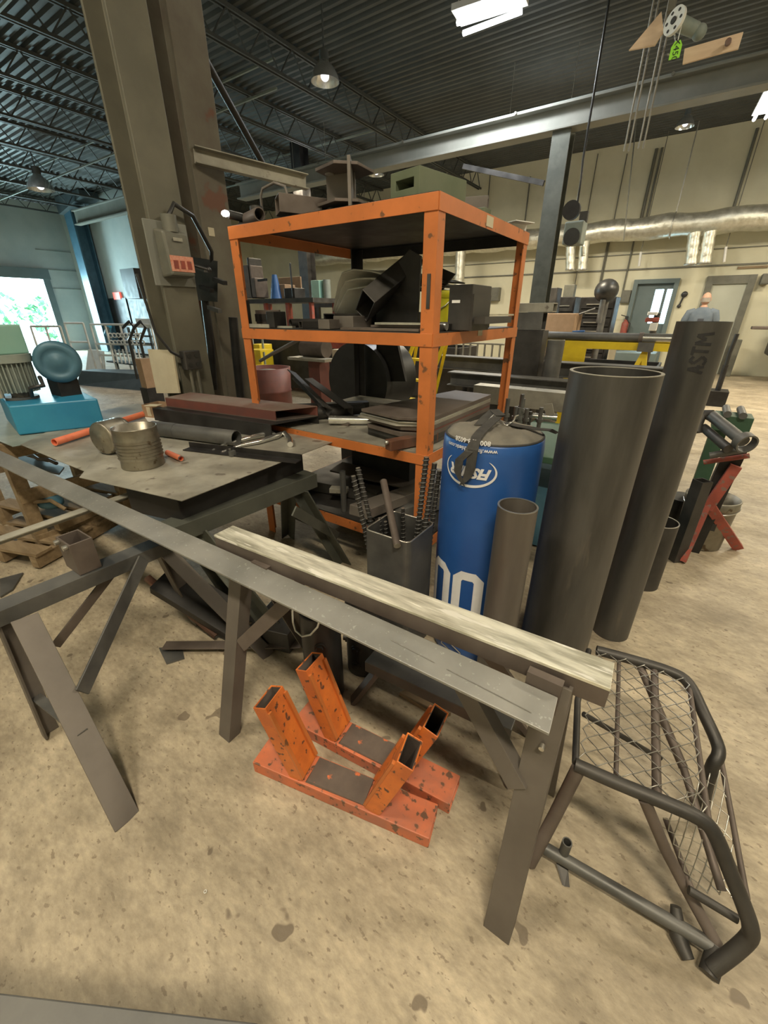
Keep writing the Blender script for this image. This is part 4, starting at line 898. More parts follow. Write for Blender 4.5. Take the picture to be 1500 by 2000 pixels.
# folded plate bracket (spindle-shaped holes) on top of rack
gb=thing('steel_bracket','large dusty steel bracket with two holed pointed plates standing on the rack top','bracket',(-1.42,1.8,ztp))
Yb=1.72
def hexplate(pxs,z):
    return [at(x,y,z=z) for x,y in pxs]
zlo=ztp+.012; zhi=at(690,330,Y=1.85).z
lo=[at(612,392,Y=1.70),at(640,367,Y=1.9),at(688,362,Y=1.98),at(708,372,Y=1.86),at(706,388,Y=1.72),at(640,396,Y=1.66)]
def flat(pts,z): return [V((p.x,p.y,z)) for p in pts]
base_=[V((-1.56,1.73,0)),V((-1.58,1.86,0)),V((-1.48,1.93,0)),V((-1.36,1.90,0)),V((-1.345,1.76,0)),V((-1.42,1.69,0))]
obj('lower_plate',MB().prism(flat(base_,ztp+.036),.012),'brown_steel',gb,bevel=.002)
obj('upper_plate',MB().prism(flat(base_,ztp+.165),.012),'brown_steel',gb,bevel=.002)
def slab(a,b_,z0,z1,th):
    a=V(a+(0,)); b_=V(b_+(0,)); n=(b_-a).normalized(); n=V((-n.y,n.x,0))*th; f=lambda p,z:V((p.x,p.y,z))
    return MB().hexa([f(a,z0),f(b_,z0),f(b_+n,z0),f(a+n,z0),f(a,z1),f(b_,z1),f(b_+n,z1),f(a+n,z1)])
obj('web_plate',slab((-1.56,1.80),(-1.42,1.83),ztp+.036,ztp+.153,.014),'horse_steel',gb,bevel=.001)
obj('end_plate',slab((-1.345,1.71),(-1.50,1.945),ztp,ztp+.175,.014),'horse_steel',gb,bevel=.001)
for z_ in (.022,.151): obj('hole_pin',MB().cyl((-1.53,1.79,ztp+z_-.001),(-1.53,1.79,ztp+z_+.004),.02,n=16),'galvanized',gb)
obj('foot',MB().hexa([(-1.6,1.75,ztp),(-1.55,1.75,ztp),(-1.55,1.8,ztp),(-1.6,1.8,ztp),(-1.6,1.75,ztp+.024),(-1.55,1.75,ztp+.024),(-1.55,1.8,ztp+.024),(-1.6,1.8,ztp+.024)]),'brown_steel',gb)
tb('wide_beam','wide tan flat beam lying along the rack top behind the bracket','beam',V((-2.02,2.12,ztp+.06)),V((-1.02,2.42,ztp+.06)),.06,.115,'horse_steel',.01)
tb('box_tube','rusty-grey rectangular tube on the rack top pointing at the camera','tube',at(541,398,Y=1.72)+V((0,0,-.004)),V((-1.62,2.0,ztp+.048)),.125,.075,'brown_steel',.005)
o=obj('pipe_stub','' and None or MB().pipe(V((-2.03,1.78,ztp)),V((-2.03,1.78,ztp+.085)),.032,.004,24),'dark_steel',label='short upright pipe on rack top left of the rectangular tube',cat='pipe')
obj('pipe_roll',MB().pipe(V((-2.14,1.78,ztp+.032)),V((-1.93,1.71,ztp+.032)),.03,.005,24),'brown_steel',label='short brown pipe lying at the left end of rack top',cat='pipe')
obj('round_pipe',MB().pipe(V((-1.66,1.90,ztp+.038)),V((-1.75,2.12,ztp+.038)),.036,.006,24),'black_steel',label='dark round pipe between the rectangular tube and the bracket',cat='pipe')
obj('bent_rod',MB().tube([V((-2.12,1.9,ztp)),V((-2.12,1.9,ztp+.16)),V((-2.10,1.9,ztp+.19)),V((-2.03,1.92,ztp+.21)),V((-1.97,1.94,ztp+.19)),V((-1.96,1.94,ztp+.16)),V((-1.95,1.94,ztp))],.007,8),'horse_steel',label='thin bent rod frame standing at left end of the rack top',cat='frame')
t2=thing('flare_lamp','small made-up lamp for a bright flare at the top left corner of the rack','lamp',at(440,416,Y=1.75))  # added lamp, stands in for a bright flare from farther off
c=at(440,417,Y=1.66); obj('bulb',MB().sphere(c,.018,12,(1.3,1,.8)),'flare_glow',t2); obj('socket',MB().cyl(c+V((-.0,.02,0)),c+V((.03,.09,-.01)),.02,n=12),'black_plastic',t2); obj('clip',MB().bar(c+V((.03,.09,-.01)),V((RX0+.03,RY0+.05,ZT+.004)),.01,.02),'black_plastic',t2)
obj('small_block',MB().box((-.97,2.25,ztp+.02),(.05,.08,.03)),'olive_green',label='small olive block on the right edge of rack top',cat='block',bevel=.004)
obj('white_bracket',MB().sweep(AN(.06,.035,.004),(-.98,2.62,ztp+.036),(-.92,2.75,ztp+.036)),'white_paint',label='small white angle bracket at the back right corner of the rack top',cat='bracket')
# ----- middle shelf -----
zm=ZM+.005
def q_(px,py,Y): return at(px,py,Y=Y)
tb('box_tube','small square tube end near the middle of the rack middle shelf','tube',V((q_(586,630,1.7).x,1.70,zm+.019)),V((q_(586,630,1.7).x+.1,2.05,zm+.019)),.036,.036,'dark_steel',.004)
tb('box_tube','rectangular tube on middle shelf with dark open end, above the grey block','tube',V((q_(632,613,1.82).x,1.86,zm+.05)),V((q_(632,613,1.82).x+.1,2.3,zm+.05)),.10,.045,'dark_steel',.005)
obj('steel_block',MB().box((q_(633,630,1.7).x,1.735,zm+.0235),(.075,.08,.045)),'horse_steel',label='grey solid block at middle shelf front, right of the small square tube',cat='block',bevel=.003)
obj('steel_box',MB().box((q_(672,620,1.8).x,1.87,zm+.031),(.13,.16,.06)),'horse_steel',label='brown-grey box on middle shelf under the leaning channel',cat='box',bevel=.003)
obj('round_pipe',MB().pipe(V((q_(564,624,1.75).x,1.76,zm+.024)),V((q_(564,624,1.75).x+.15,2.2,zm+.024)),.022,.004,20),'dark_steel',label='thin round pipe end on middle shelf left of the square tubes',cat='pipe')
obj('dark_block',MB().box((q_(531,630,1.7).x,1.735,zm+.042),(.06,.09,.08)),'black_steel',label='tall black block at the front of the middle shelf, left half',cat='block',bevel=.003)
t3=thing('angle_tray','black angle tray along the left end of the middle shelf','frame',(-2.0,1.75,zm))
obj('base_rail',MB().box((-2.03,1.70,zm+.01),(.21,.03,.018)),'sheet_steel',t3); obj('upright',MB().box((-2.128,1.72,zm+.07),(.012,.03,.14)),'black_steel',t3); obj('back',MB().box((-2.03,1.78,zm+.045),(.2,.01,.09)),'brown_steel',t3)
for k in range(3): obj('block',MB().box((-2.09+.06*k,1.76,zm+.05),(.035,.02,.04)),'black_steel',t3)
obj('flat_bar',MB().box((q_(555,634,1.72).x,1.73,zm+.006),(.11,.03,.01),.15),'galvanized',label='short bright flat bar beside the thin round pipe on middle shelf',cat='bar')
for i,(x0,x1,yy,zz,l,m) in enumerate(((-1.42,-.98,1.75,.006,'long brown flat plate along the front edge of middle shelf','brown_steel'),(-1.30,-.98,1.83,.018,'upper flat plate on the long brown one by the front post','brown_steel'),(-1.26,-1.0,1.80,.030,'bright bent plate on top of the plates by the front post','galvanized'))):
    obj('flat_plate',MB().box(((x0+x1)/2,yy,zm+zz),(x1-x0,.12-.02*i,.009),.04*i),m,label=l,cat='plate')
# curved sheet stack
mb=MB(); 
def curve_sheet(off,x0=-2.0,m='sheet_steel'):
    pr=[]; 
    P_=[(672,618),(660,600),(655,585),(664,560),(678,540),(700,527),(735,528)]
    return P_
cst=thing('curved_sheets','stack of pale curved steel sheets on middle shelf behind the leaning channel','sheets',(-1.45,2.3,zm))
for k in range(3):
    mb=MB(); top_=[(650+3*k,606+3*k),(655+5*k,580+6*k),(660+6*k,553+11*k),(668+6*k,532+16*k),(690+5*k,525+18*k),(725,528+14*k),(790,545+10*k)]
    F_=[at(x,y,Y=2.02) for x,y in top_]; B_=[p+V((.14,.42,.0)) for p in F_]; n=len(F_)
    th=V((0,0,-.008)); mb.add(F_+B_+[p+th for p in F_]+[p+th for p in B_],[(i,i+1,n+i+1,n+i) for i in range(n-1)]+[(2*n+i+1,2*n+i,3*n+i,3*n+i+1) for i in range(n-1)]+[(i+1,i,2*n+i,2*n+i+1) for i in range(n-1)]+[(n+i,n+i+1,3*n+i+1,3*n+i) for i in range(n-1)],True)
    obj('sheet',mb,'pale_sheet',cst)
obj('support',MB().box((-1.42,2.2,zm+.04),(.3,.1,.08)),'black_steel',cst)
# leaning wide channel
a=at(712,603,Y=1.84); b_=at(800,520,Y=2.15)
obj('wide_channel',MB().rtube(a+V((.0,0,.01)),b_+V((.02,0,.0)),.17,.085,.006,(-.6,0,.8)),'dark_steel',label='wide dark tube leaning up to the right on the middle shelf',cat='tube',bevel=.012)
obj('leaning_plate',MB().prism([at(x,y,Y=2.0) for x,y in ((735,560),(800,487),(822,500),(815,640),(735,636))],.01,(0,1,0)),'black_steel',label='tall black plate standing behind front post on the middle shelf',cat='plate')
obj('bent_plate',MB().prism([at(x,y,Y=2.3) for x,y in ((845,540),(860,523),(888,535),(862,568),(850,575))],.01,(.2,1,0)),'dark_steel',label='dark tilted plate above the yellow bucket',cat='plate')
# yellow bucket
cbk=V((q_(864,590,2.15).x,2.15,zm)); zt_=q_(864,568,2.15).z; hB=zt_-zm; rB=abs(q_(885,590,2.15).x-q_(845,590,2.15).x)/2
t=thing('bucket','yellow plastic bucket on the middle shelf right of the front post','bucket',cbk)
obj('body',MB().lathe(cbk,[(0,0),(rB*.85,0),(rB*.86,.01),(rB*.97,hB*.82)],32),'bucket_yellow',t); obj('rim',MB().lathe(cbk,[(rB*.98,hB*.8),(rB*1.04,hB*.82),(rB*1.04,hB*.97),(rB*1.0,hB),(rB*.94,hB*.97),(rB*.93,hB*.5)],32),'bucket_yellow',t)
obj('handle',MB().tube([cbk+V((rB*1.03*math.cos(a_),-rB*.2-rB*1.0*math.sin(a_)*.9,hB*.85-.06*math.sin(a_))) for a_ in [PI*i/8 for i in range(9)]],.003,6),'galvanized',t)
# dark machine box
xb0=q_(879,600,1.95).x; xb1=q_(925,600,1.95).x
t=thing('steel_cabinet','dark upright steel box on the middle shelf beside the yellow bucket','box',((xb0+xb1)/2,2.0,zm))
zt2=q_(905,556,1.95).z
obj('body',MB().box(((xb0+xb1)/2,2.04,(zm+zt2)/2),((xb1-xb0)*.98,.22,zt2-zm)),'dark_steel',t,bevel=.003)
obj('name_strip',MB().box(((xb0+xb1)/2-.02,1.929,q_(892,589,1.93).z),(.04,.003,.012)),'white_paint',t); obj('side_flange',MB().box((xb1+.006,2.02,(zm+zt2)/2-.02),(.012,.2,zt2-zm-.04)),'dark_steel',t)
for i,(a,b_,w_,h_,m,l) in enumerate((((937,620,1.9),(990,618,2.3),.05,.03,'dark_steel','dark bar stack at right of middle shelf'),((935,612,2.2),(1000,607,2.5),.03,.008,'galvanized','bright thin strip resting above the dark bar stack on the middle shelf'))):
    A_=q_(*a); B_=q_(*b_); 
    if i==0: A_.z=B_.z=zm+.045
    else: A_.z=B_.z=zm+.066
    obj('flat_bar',MB().bar(A_,B_,w_,h_),m,label=l,cat='bar')
obj('dark_block',MB().box((-.965,2.1,zm+.015),(.05,.6,.028)),'black_steel',label='long dark bar under the stack at the right edge of the middle shelf',cat='bar')
a=V((-.965,2.12,zm+.055)); obj('round_bar',MB().cyl(V((-1.05,1.86,zm+.02)),V((-.93,1.86,zm+.02)),.018,n=18),'bright_metal',label='bright round bar end at the right side of middle shelf',cat='bar')
# ----- lower shelf -----
zl=ZL+.005
random.seed(3)
plates=[]; zc=zl
names_=['topmost dark plate','second plate from the top','third plate from the top, end set back,','fourth plate, with bright edge','fifth plate, sticking out left','sixth plate, slightly reddish','red-brown plate near the bottom','thick dark plate under red-brown one','thick bottom plate','lowest thin plate']
spec=[(.020,0,.02,'dark_steel'),(.026,.015,.0,'dark_steel'),(.024,.02,-.01,'brown_steel'),(.008,-.01,.03,'red_primer'),(.022,.02,.0,'brown_steel'),(.006,-.04,-.02,'sheet_steel'),(.008,-.045,.01,'sheet_steel'),(.007,-.03,.0,'galvanized'),(.008,-.035,.02,'brown_steel'),(.016,-.02,-.01,'brown_steel')]
for k,(th,dx,da,m) in enumerate(spec):
    Lx=.36; cx_=-1.14+dx*.5; 
    P_=[V((-1.36+dx,1.80+da,0)),V((-1.10+dx*.3,1.74+da,0)),V((-.96,1.80,0)),V((-.96,2.60,0)),V((-1.20+dx,2.62,0))]
    obj('steel_plate',MB().prism([V((p.x,p.y,zc+th)) for p in P_],th*.96),m,label=names_[9-k]+' in the stack on the lower rack shelf',cat='plate',group='plates stacked on the lower shelf',bevel=.0015)
    zc+=th
a,b_,c_,d_=[at(x,y,z=zl+.012) for x,y in ((640,822),(680,829),(712,815),(668,806))]
obj('small_plate',MB().prism([a,b_,c_,d_],.012),'brown_steel',label='single small plate lying on lower shelf left of the plate stack',cat='plate',bevel=.001)
rd0=at(633,800,Y=1.9); rd1=at(710,796,Y=2.0); rd0.z=rd1.z=zl+.035
obj('silver_rod',MB().cyl(V((-1.68,1.86,zl+.03)),V((-1.37,2.05,zl+.03)),.026,.02,n=20),'bright_metal',label='bright silver rod end lying left of the plate stack on lower shelf',cat='rod')
t=thing('rusty_block','rust-brown square bar sticking out of lower shelf beside the front post','bar',(-1.0,1.66,zl)); 
A_=at(775,850,Y=1.60); obj('bar',MB().bar(V((-1.09,1.62,zl+.03)),V((-.98,1.90,zl+.03)),.05,.05,),'rusty_steel',t,bevel=.003); obj('weld_tip',MB().sphere((-1.092,1.612,zl+.045),.012,8),'galvanized',t)
def px2(px,py,Y): return at(px,py,Y=Y)
obj('angle_bar',MB().sweep(AN(.07,.05,.006),px2(578,728,2.15),px2(650,800,1.95),(1,0,.5)),'dark_steel',label='dark angle bar with pale tip slanting down, left of two on the lower shelf',cat='bar')
obj('angle_bar',MB().sweep(AN(.06,.05,.006),px2(610,738,2.3),px2(690,795,2.05),(0,0,1)),'dark_steel',label='dark angle bar slanting down right, right of two on the lower shelf',cat='bar')
tb('box_tube','dark box tube lying at left on lower shelf behind the pipe stub','tube',V((-2.08,1.98,zl+.03)),V((-1.75,2.35,zl+.03)),.07,.055,'dark_steel',.005)
obj('pipe_stub',MB().pipe(V((-1.86,1.88,zl+.042)),V((-1.68,2.2,zl+.042)),.036,.006,24),'dark_steel',label='dark pipe stub on lower shelf in front of the slanting angle bars',cat='pipe')
# big black disc behind the lower shelf
c=at(712,742,Y=2.95); t=thing('black_drum','large round black drum lying on its side behind the lower rack shelf','drum',(c.x,3.1,0))
rr=at(703,690,Y=2.95).z-c.z; rr=abs(rr)*1.45; cz=max(c.z,rr)
obj('shell',MB().cyl((c.x,2.84,cz),(c.x,3.3,cz),rr,n=40),'black_plastic',t); obj('end_ring',MB().ring((c.x,2.84,cz),rr*.93,.018,(0,1,0),36,8),'black_steel',t)
obj('cradle',MB().box((c.x,3.07,(cz-rr*.86)/2),(rr*1.5,.4,cz-rr*.86)),'black_steel',t)
obj('tall_plate',MB().prism([at(x,y,Y=2.9) for x,y in ((735,655),(772,655),(792,745),(735,745))],.03,(0,1,0)),'black_steel',label='tall black plate behind rack, right of the black drum',cat='plate')
# ----- bottom shelf -----
zb_=ZB+.005
def pal(l,a,b_,w_,h_,m,n='timber'): return obj(n,MB().bar(a,b_,w_,h_),m,label=l,cat='block' if n!='timber' else 'timber',bevel=.003)
pal('brown timber end sticking out of the rack bottom shelf left of the rebar',at(700,1000,Y=1.5),V((-1.2,2.3,zb_+.05)),.12,.055,'horse_steel')
tb('channel_piece','grey channel on the bottom shelf right behind the rebar','channel',V((-1.22,1.64,zb_+.05)),V((-1.02,2.2,zb_+.05)),.10,.08,'mill_steel',.006)
pal('dark beam lying on the bottom shelf at left',V((-2.0,1.9,zb_+.04)),V((-1.4,2.0,zb_+.04)),.12,.07,'dark_steel','beam_piece')
pal('flat dark plate leaning on the beam on the bottom shelf',V((-1.9,2.15,zb_+.09)),V((-1.3,2.3,zb_+.03)),.2,.012,'horse_steel','beam_piece')
pal('small pale offcut on the bottom shelf near the middle',V((-1.65,1.8,zb_+.09)),V((-1.55,1.85,zb_+.09)),.06,.03,'sheet_steel','offcut')
obj('pipe_stub',MB().pipe(V((-1.5,1.75,zb_+.0)),V((-1.5,1.75,zb_+.26)),.018,.004,14),'mill_steel',label='short pipe standing on the bottom shelf in shade',cat='pipe')
obj('dark_box',MB().box((-1.62,2.45,zb_+.09),(.5,.3,.18)),'black_steel',label='black box at back of the bottom shelf',cat='box')
obj('floor_pipe',MB().pipe(V((-1.02,1.46,.05)),V((-1.0,1.7,.05)),.05,.006,24),'black_steel',label='black pipe end on the floor between the rack and square tube',cat='pipe')
# =================== SHEETS ON THE SAWHORSES AND WHAT LIES ON THEM ===================
def sheet(l,pts,z,m,th=.003,name='steel_sheet'):
    return obj(name,MB().prism([at(x,y,z=z) for x,y in pts],th),m,label=l,cat='sheet')
sheet('top steel sheet with a sharp front corner, carrying the ribbed can',[(155,932),(355,978),(676,853),(560,806),(330,790),(215,858)],.755,'sheet_steel')
sheet('middle steel sheet under the orange pipe, left of the top sheet',[(40,868),(120,902),(190,930),(240,915),(420,850),(330,788),(250,790),(150,815)],.7505,'sheet_steel')
sheet('pale greenish sheet under the teal machine at the left edge',[(-60,838),(25,872),(80,862),(230,826),(150,770),(-60,775)],.746,'dusty_grey_paint')
ZS=.7555
# corrugated can, open top
def ribprof(r,h,n,top_open=True):
    p=[(0,.002),(r*.97,0),(r,.004)]; 
    for k in range(n): 
        z=h*.22+(h*.5)*k/n; p+=[(r*.975,z),(r*1.045,z+h*.5/n*.5)]
    p+=[(r,h*.74),(r,h-.004),(r*1.01,h),(r*.985,h),(r*.98,h*.3),(0,h*.02)]; return p
cc=at(281,908,z=ZS); k_=pxm(cc); rc=38/k_; 
Yc=cc.y; ht=at(262,833,Y=Yc).z-ZS
t=thing('metal_can','open ribbed metal can standing at the front of the top sheet','can',cc)
obj('body',MB().lathe(cc,ribprof(rc,ht,6),48),'can_metal',t)
t=thing('metal_can','ribbed metal can lying on its side behind the standing can','can',at(215,880,z=ZS))
a=at(196,856,z=ZS+.088); b_=at(262,838,z=ZS+.088); a.z=b_.z=ZS+.085; d_=(b_-a).normalized(); b_=a+d_*.13
obj('body',MB().lathe(a,[(0,-.004),(.02,-.004),(.024,0),(.045,-.003),(.052,.002),(.07,-.001),(.078,.004),(.080,.008)]+[(.079+.003*(i%2),.012+i*.009) for i in range(12)]+[(.080,.13),(0,.128)],40,d_),'can_metal',t)
a=at(106,864,z=ZS+.02); b_=at(288,806,z=ZS+.02); obj('orange_pipe',MB().pipe(a,b_,.019,.003,24),'coral_paint',label='coral orange pipe lying on the middle sheet behind the cans',cat='pipe')
a=at(300,836,z=ZS+.043); b_=at(462,856,z=ZS+.043); t=thing('steel_pipe','thick grey pipe lying right of the ribbed can','pipe',(a+b_)/2-V((0,0,.043))); obj('wall',MB().pipe(a,b_,.041,.003,36),'mill_steel',t); obj('sleeve',MB().pipe(a.lerp(b_,.12),a.lerp(b_,.3),.0425,.004,36),'mill_steel',t)
a=at(327,884,z=ZS+.014); b_=at(354,896,z=ZS+.014); t=thing('bolt_stub','short orange-stained pipe stub right of the standing can','pipe',a-V((0,0,.014))); obj('body',MB().pipe(a,b_,.0135,.003,18),'coral_paint',t); obj('ring',MB().pipe(b_-(b_-a).normalized()*.004,b_+(b_-a).normalized()*.001,.0142,.003,18),'brown_steel',t)
# black angle and clamp
a=at(357,880,z=ZS+.001); b_=at(578,906,z=ZS+.001)
t=thing('steel_angle','black steel angle with a small clamp, at the front of the top sheet','angle',(a+b_)/2)
d_=(b_-a).normalized(); n_=V((-d_.y,d_.x,0))
obj('angle_section',MB().sweep([(0,0),(.055,0),(.055,.005),(.005,.005),(.005,.032),(0,.032)],a+n_*.055,b_+n_*.055),'black_steel',t,bevel=.001)
m_=a.lerp(b_,.46); obj('clamp',MB().box(m_+n_*.004+V((0,0,.014)),(.018,.03,.028)).cyl(m_+V((-.01,0,.03)),m_+V((-.01,0,.04)),.006,n=8),'mill_steel',t)
# bright elbows
for (pl,l) in (([(432,880),(470,868),(505,862),(540,852),(556,846),(566,858),(567,868)],'nearer of the two bright bent tubes, curling at its right end'),([(415,876),(440,866),(480,856),(515,849),(530,846),(535,850)],'farther of the two bright bent tubes behind the black angle')):
    P_=[at(x,y,z=ZS+.016) for x,y in pl]; rr=[.006,.010,.013,.0155,.0155,.0155,.0155][:len(P_)]
    for p,r in zip(P_,rr): p.z=ZS+r+.0005
    obj('bent_tube',MB().tube(P_,rr,16),'bright_metal',label=l,cat='tube',group='bright bent tubes')
# channels
zr=.90; zk=.838
P_=[at(x,y,z=zk) for x,y in ((297,797),(527,829),(622,812),(380,784))]
t=thing('steel_channel','black steel channel lying under the red-brown one on the sheets','channel',sum(P_,V((0,0,0)))/4-V((0,0,.08)))
obj('web',MB().prism(P_,.007),'black_steel',t,bevel=.001)
nn=(P_[3]-P_[0]).normalized()*.008
obj('flange',MB().prism([P_[0]-V((0,0,.007)),P_[1]-V((0,0,.007)),P_[1]+nn-V((0,0,.007)),P_[0]+nn-V((0,0,.007))],zk-ZS-.008),'black_steel',t); obj('flange',MB().prism([P_[3]-nn-V((0,0,.007)),P_[2]-nn-V((0,0,.007)),P_[2]-V((0,0,.007)),P_[3]-V((0,0,.007))],.04),'black_steel',t)
P_=[at(x,y,z=zr) for x,y in ((322,776),(537,802),(620,793),(372,766))]
t=thing('steel_channel','red-brown box channel with dusty top and open mitred end, on the black channel','channel',sum(P_,V((0,0,0)))/4-V((0,0,.06)))
obj('top_face',MB().prism(P_,.005),'dusty_red_primer',t,bevel=.001)
nn=(P_[3]-P_[0]).normalized()*.005; dz5=V((0,0,-.005))
obj('side',MB().prism([P_[0]+dz5,P_[1]+dz5,P_[1]+nn+dz5,P_[0]+nn+dz5],.051),'red_primer',t)
obj('side',MB().prism([P_[3]-nn+dz5,P_[2]-nn+dz5,P_[2]+dz5,P_[3]+dz5],.051),'red_primer',t)
obj('bottom_face',MB().prism([p-V((0,0,.056)) for p in P_],.005),'brown_steel',t)
# cardboard box and board
bb0=at(318,800,z=ZS); 
t=thing('cardboard_box','small torn cardboard box with white label at the back of the sheets','box',(-3.0,1.52,ZS))
bc=V((at(315,790,Y=1.5).x,1.5,ZS))
R_=.25
hx,hy,hz=.10,.07,.085; mb=MB(); Rm=Matrix.Rotation(R_,3,'Z')
for c_,s_ in (((0,-hy,hz/2),(2*hx,.004,hz)),((0,hy,hz/2),(2*hx,.004,hz)),((-hx,0,hz/2),(.004,2*hy,hz)),((hx,0,hz/2),(.004,2*hy,hz)),((0,0,.003),(2*hx,2*hy,.004))): mb.box(bc+Rm@V(c_),s_,R_)
obj('body',mb,'cardboard',t); obj('flap',MB().box(bc+Rm@V((.04,-hy-.03,hz+.012)),(.09,.06,.003),R_+.2).box(bc+Rm@V((.05,hy+.02,hz+.02)),(.1,.05,.003),R_),'cream_card',t); obj('label_sticker',MB().box(bc+Rm@V((-.045,-hy-.003,hz*.5)),(.035,.002,.06),R_),'cream_card',t)
obj('tan_board',MB().prism([at(x,y,Y=1.60) for x,y in ((306,768),(288,682),(330,684),(337,692),(350,768))],.012,(0,1,0)),'cream_card',label='upright tan board standing behind the small cardboard box',cat='board')
obj('white_paper',MB().prism([at(x,y,z=ZS+.002) for x,y in ((283,815),(300,812),(312,822),(290,824))],.001),'white_paint',label='scrap of white paper beside the grey pipe',cat='paper')
# ---- teal machine on its crate ----
t=thing('machine_stand','brown timber crate holding up teal machine at the left edge','crate',(-3.45,.95,0))
for x in (-3.85,-3.12):
    for y in (.66,1.2): obj('post',MB().box((x,y,.365),(.07,.07,.73)),'wood',t)
for z in (.1,.4,.68):
    for xx_ in (-3.09,-3.88): obj('slat',MB().box((xx_,.93,z),(.02,.6,.08)),'wood',t)
T0=at(38,851,z=.748); T1=at(206,832,z=.748); T2=at(196,766,z=.92); T3=at(30,788,z=.92)
t=thing('teal_machine','teal machine base with a ribbed motor and blue drum, at the left edge','machine',(T0+T1)/2+V((-.2,0,0)))
bk=V((-.55,.10,0)); Ta=V((T0.x,T0.y,.75)); Tb=V((T1.x,T1.y,.75))
obj('tank',MB().hexa([Ta+bk,Ta,Tb,Tb+bk,Ta+bk+V((0,0,.17)),Ta+V((0,0,.17)),Tb+V((0,0,.17)),Tb+bk+V((0,0,.17))]),'teal_paint',t,bevel=.008)
zt_=.921
m0=at(45,778,z=zt_); obj('flange',MB().cyl((m0.x,m0.y,zt_),(m0.x,m0.y,zt_+.015),.085,n=32).cyl((m0.x,m0.y,zt_+.015),(m0.x,m0.y,zt_+.05),.05,n=24),'mill_steel',t)
mb=MB(); 
for i in range(28):
    a_=2*PI*i/28; mb.box((m0.x+.088*math.cos(a_),m0.y+.088*math.sin(a_),zt_+.13),(.03,.006,.17),a_)
mb.cyl((m0.x,m0.y,zt_+.045),(m0.x,m0.y,zt_+.215),.082,n=32); obj('motor',mb,'dusty_grey_paint',t)
obj('motor_collar',MB().cyl((m0.x,m0.y,zt_+.215),(m0.x,m0.y,zt_+.26),.115,n=36),'dusty_grey_paint',t)
mt=at(18,668,Y=m0.y-.02); obj('control_box',MB().box((m0.x-.045,m0.y-.02,zt_+.34),(.22,.22,.16),.1),'pale_green_paint',t,bevel=.008)
obj('fitting',MB().cyl((m0.x+.03,m0.y-.105,zt_+.02),(m0.x+.03,m0.y-.105,zt_+.07),.014,n=10),'galvanized',t)
dc=at(112,708,X=-3.2); dx=V((.90,-.38,.02)).normalized(); 
obj('drum',MB().lathe(dc-dx*.24,[(0,0),(.07,0),(.10,.03),(.12,.08),(.125,.2),(.12,.23),(.085,.242),(.08,.236),(.05,.236),(.03,.25),(0,.25)],40,dx),'blue_grey_paint_haze',t)
obj('drum_saddle',MB().box((dc.x-.10,dc.y+.03,(dc.z-.11+zt_)/2),(.16,.12,max(.03,dc.z-.10-zt_))),'black_steel',t,bevel=.004)
obj('hose',MB().tube([dc+V((-.05,-.1,-.08)),dc+V((.03,-.12,-.12)),dc+V((0,-.18,-.13)),V((m0.x+.1,m0.y+.02,zt_+.02))],.012,8),'black_plastic',t)
# pallets and offcuts under left
for (px,py,z_,l,rz) in ((70,1010,.10,'weathered wooden pallet on the floor behind the thin rail at left',.35),(120,950,.24,'second wooden pallet end stacked on the lower one at left',.25)):
    c=at(px,py,z=z_); t=thing('wooden_pallet',l,'pallet',(c.x,c.y,z_-.1))
    Rm=Matrix.Rotation(rz,3,'Z'); c=V((c.x+.22,c.y-.0,z_))
    for k in range(5): obj('deck_board',MB().box(c+Rm@V((0,-.28+.14*k,0)),(.62,.10,.018),rz),'wood',t)
    for k in (-.27,0,.27): obj('stringer',MB().box(c+Rm@V((k,0,-.05)),(.05,.66,.075),rz),'wood',t)
c=at(100,985,z=.3); t=thing('rag_bundle','dark bluish bundle with bent metal strip on the pallets at left','bundle',c)
obj('bundle',MB().sphere(c+V((0,0,.02)),.07,14,(1.5,1,.6)),'blue_grey_paint_haze',t); obj('strip',MB().tube([c+V((.02,-.08,.05)),c+V((.1,-.02,.06)),c+V((.16,.02,.0))],.012,8),'wood',t)
c=at(72,893,z=.5); t=thing('hook_bar','bent dark hook bar seen through the gap left of the middle sheet','bar',c); obj('hook',MB().tube([at(x,y,z=.5) for x,y in ((110,905),(95,898),(75,897),(65,890),(68,883),(80,880))],.012,8),'brown_steel',t); obj('shelf_plate',MB().prism([at(x,y,z=.48) for x,y in ((10,880),(125,912),(115,925),(20,905))],.01),'mill_steel',t)
obj('floor_plate',MB().prism([at(x,y,z=.012) for x,y in ((0,1165),(0,1130),(45,1118),(25,1150))],.011),'mill_steel',label='grey plate corner on the floor at the left edge',cat='plate')
obj('floor_plate',MB().prism([at(x,y,z=.008) for x,y in ((310,1265),(355,1262),(360,1285),(325,1296))],.007),'mill_steel',label='small grey plate on floor in front of the brown angle bar',cat='plate')
# =================== LEFT BACKGROUND ===================
def railing(l,P0,P1,zt,n,m='white_paint',mid=(.65,.3),r=.022):
    t=thing('railing',l,'railing',(P0+P1)/2,'white railing frames')
    for k in range(n+1):
        p=P0.lerp(P1,k/n); obj('post',MB().cyl(p,p+V((0,0,zt)),r,n=8),m,t)
    for z in (zt,)+tuple(mid): obj('rail',MB().cyl(P0+V((0,0,z)),P1+V((0,0,z)),r,n=8),m,t)
    return t
g=lambda px,py:at(px,py,z=0)
railing('white railing frame left of its neighbours, before the loading door',g(95,742),g(150,742),1.14,2)
railing('white railing frame with a white panel, second from left',g(158,738),g(193,738),1.2,1,mid=(.8,))
railing('longest white railing frame before the dark double doors',g(205,736),g(318,741),1.17,4,mid=(.75,.5))
railing('white railing frame seen between the two tan columns',g(388,738),g(432,740),1.1,2,mid=(.9,.6,.3))
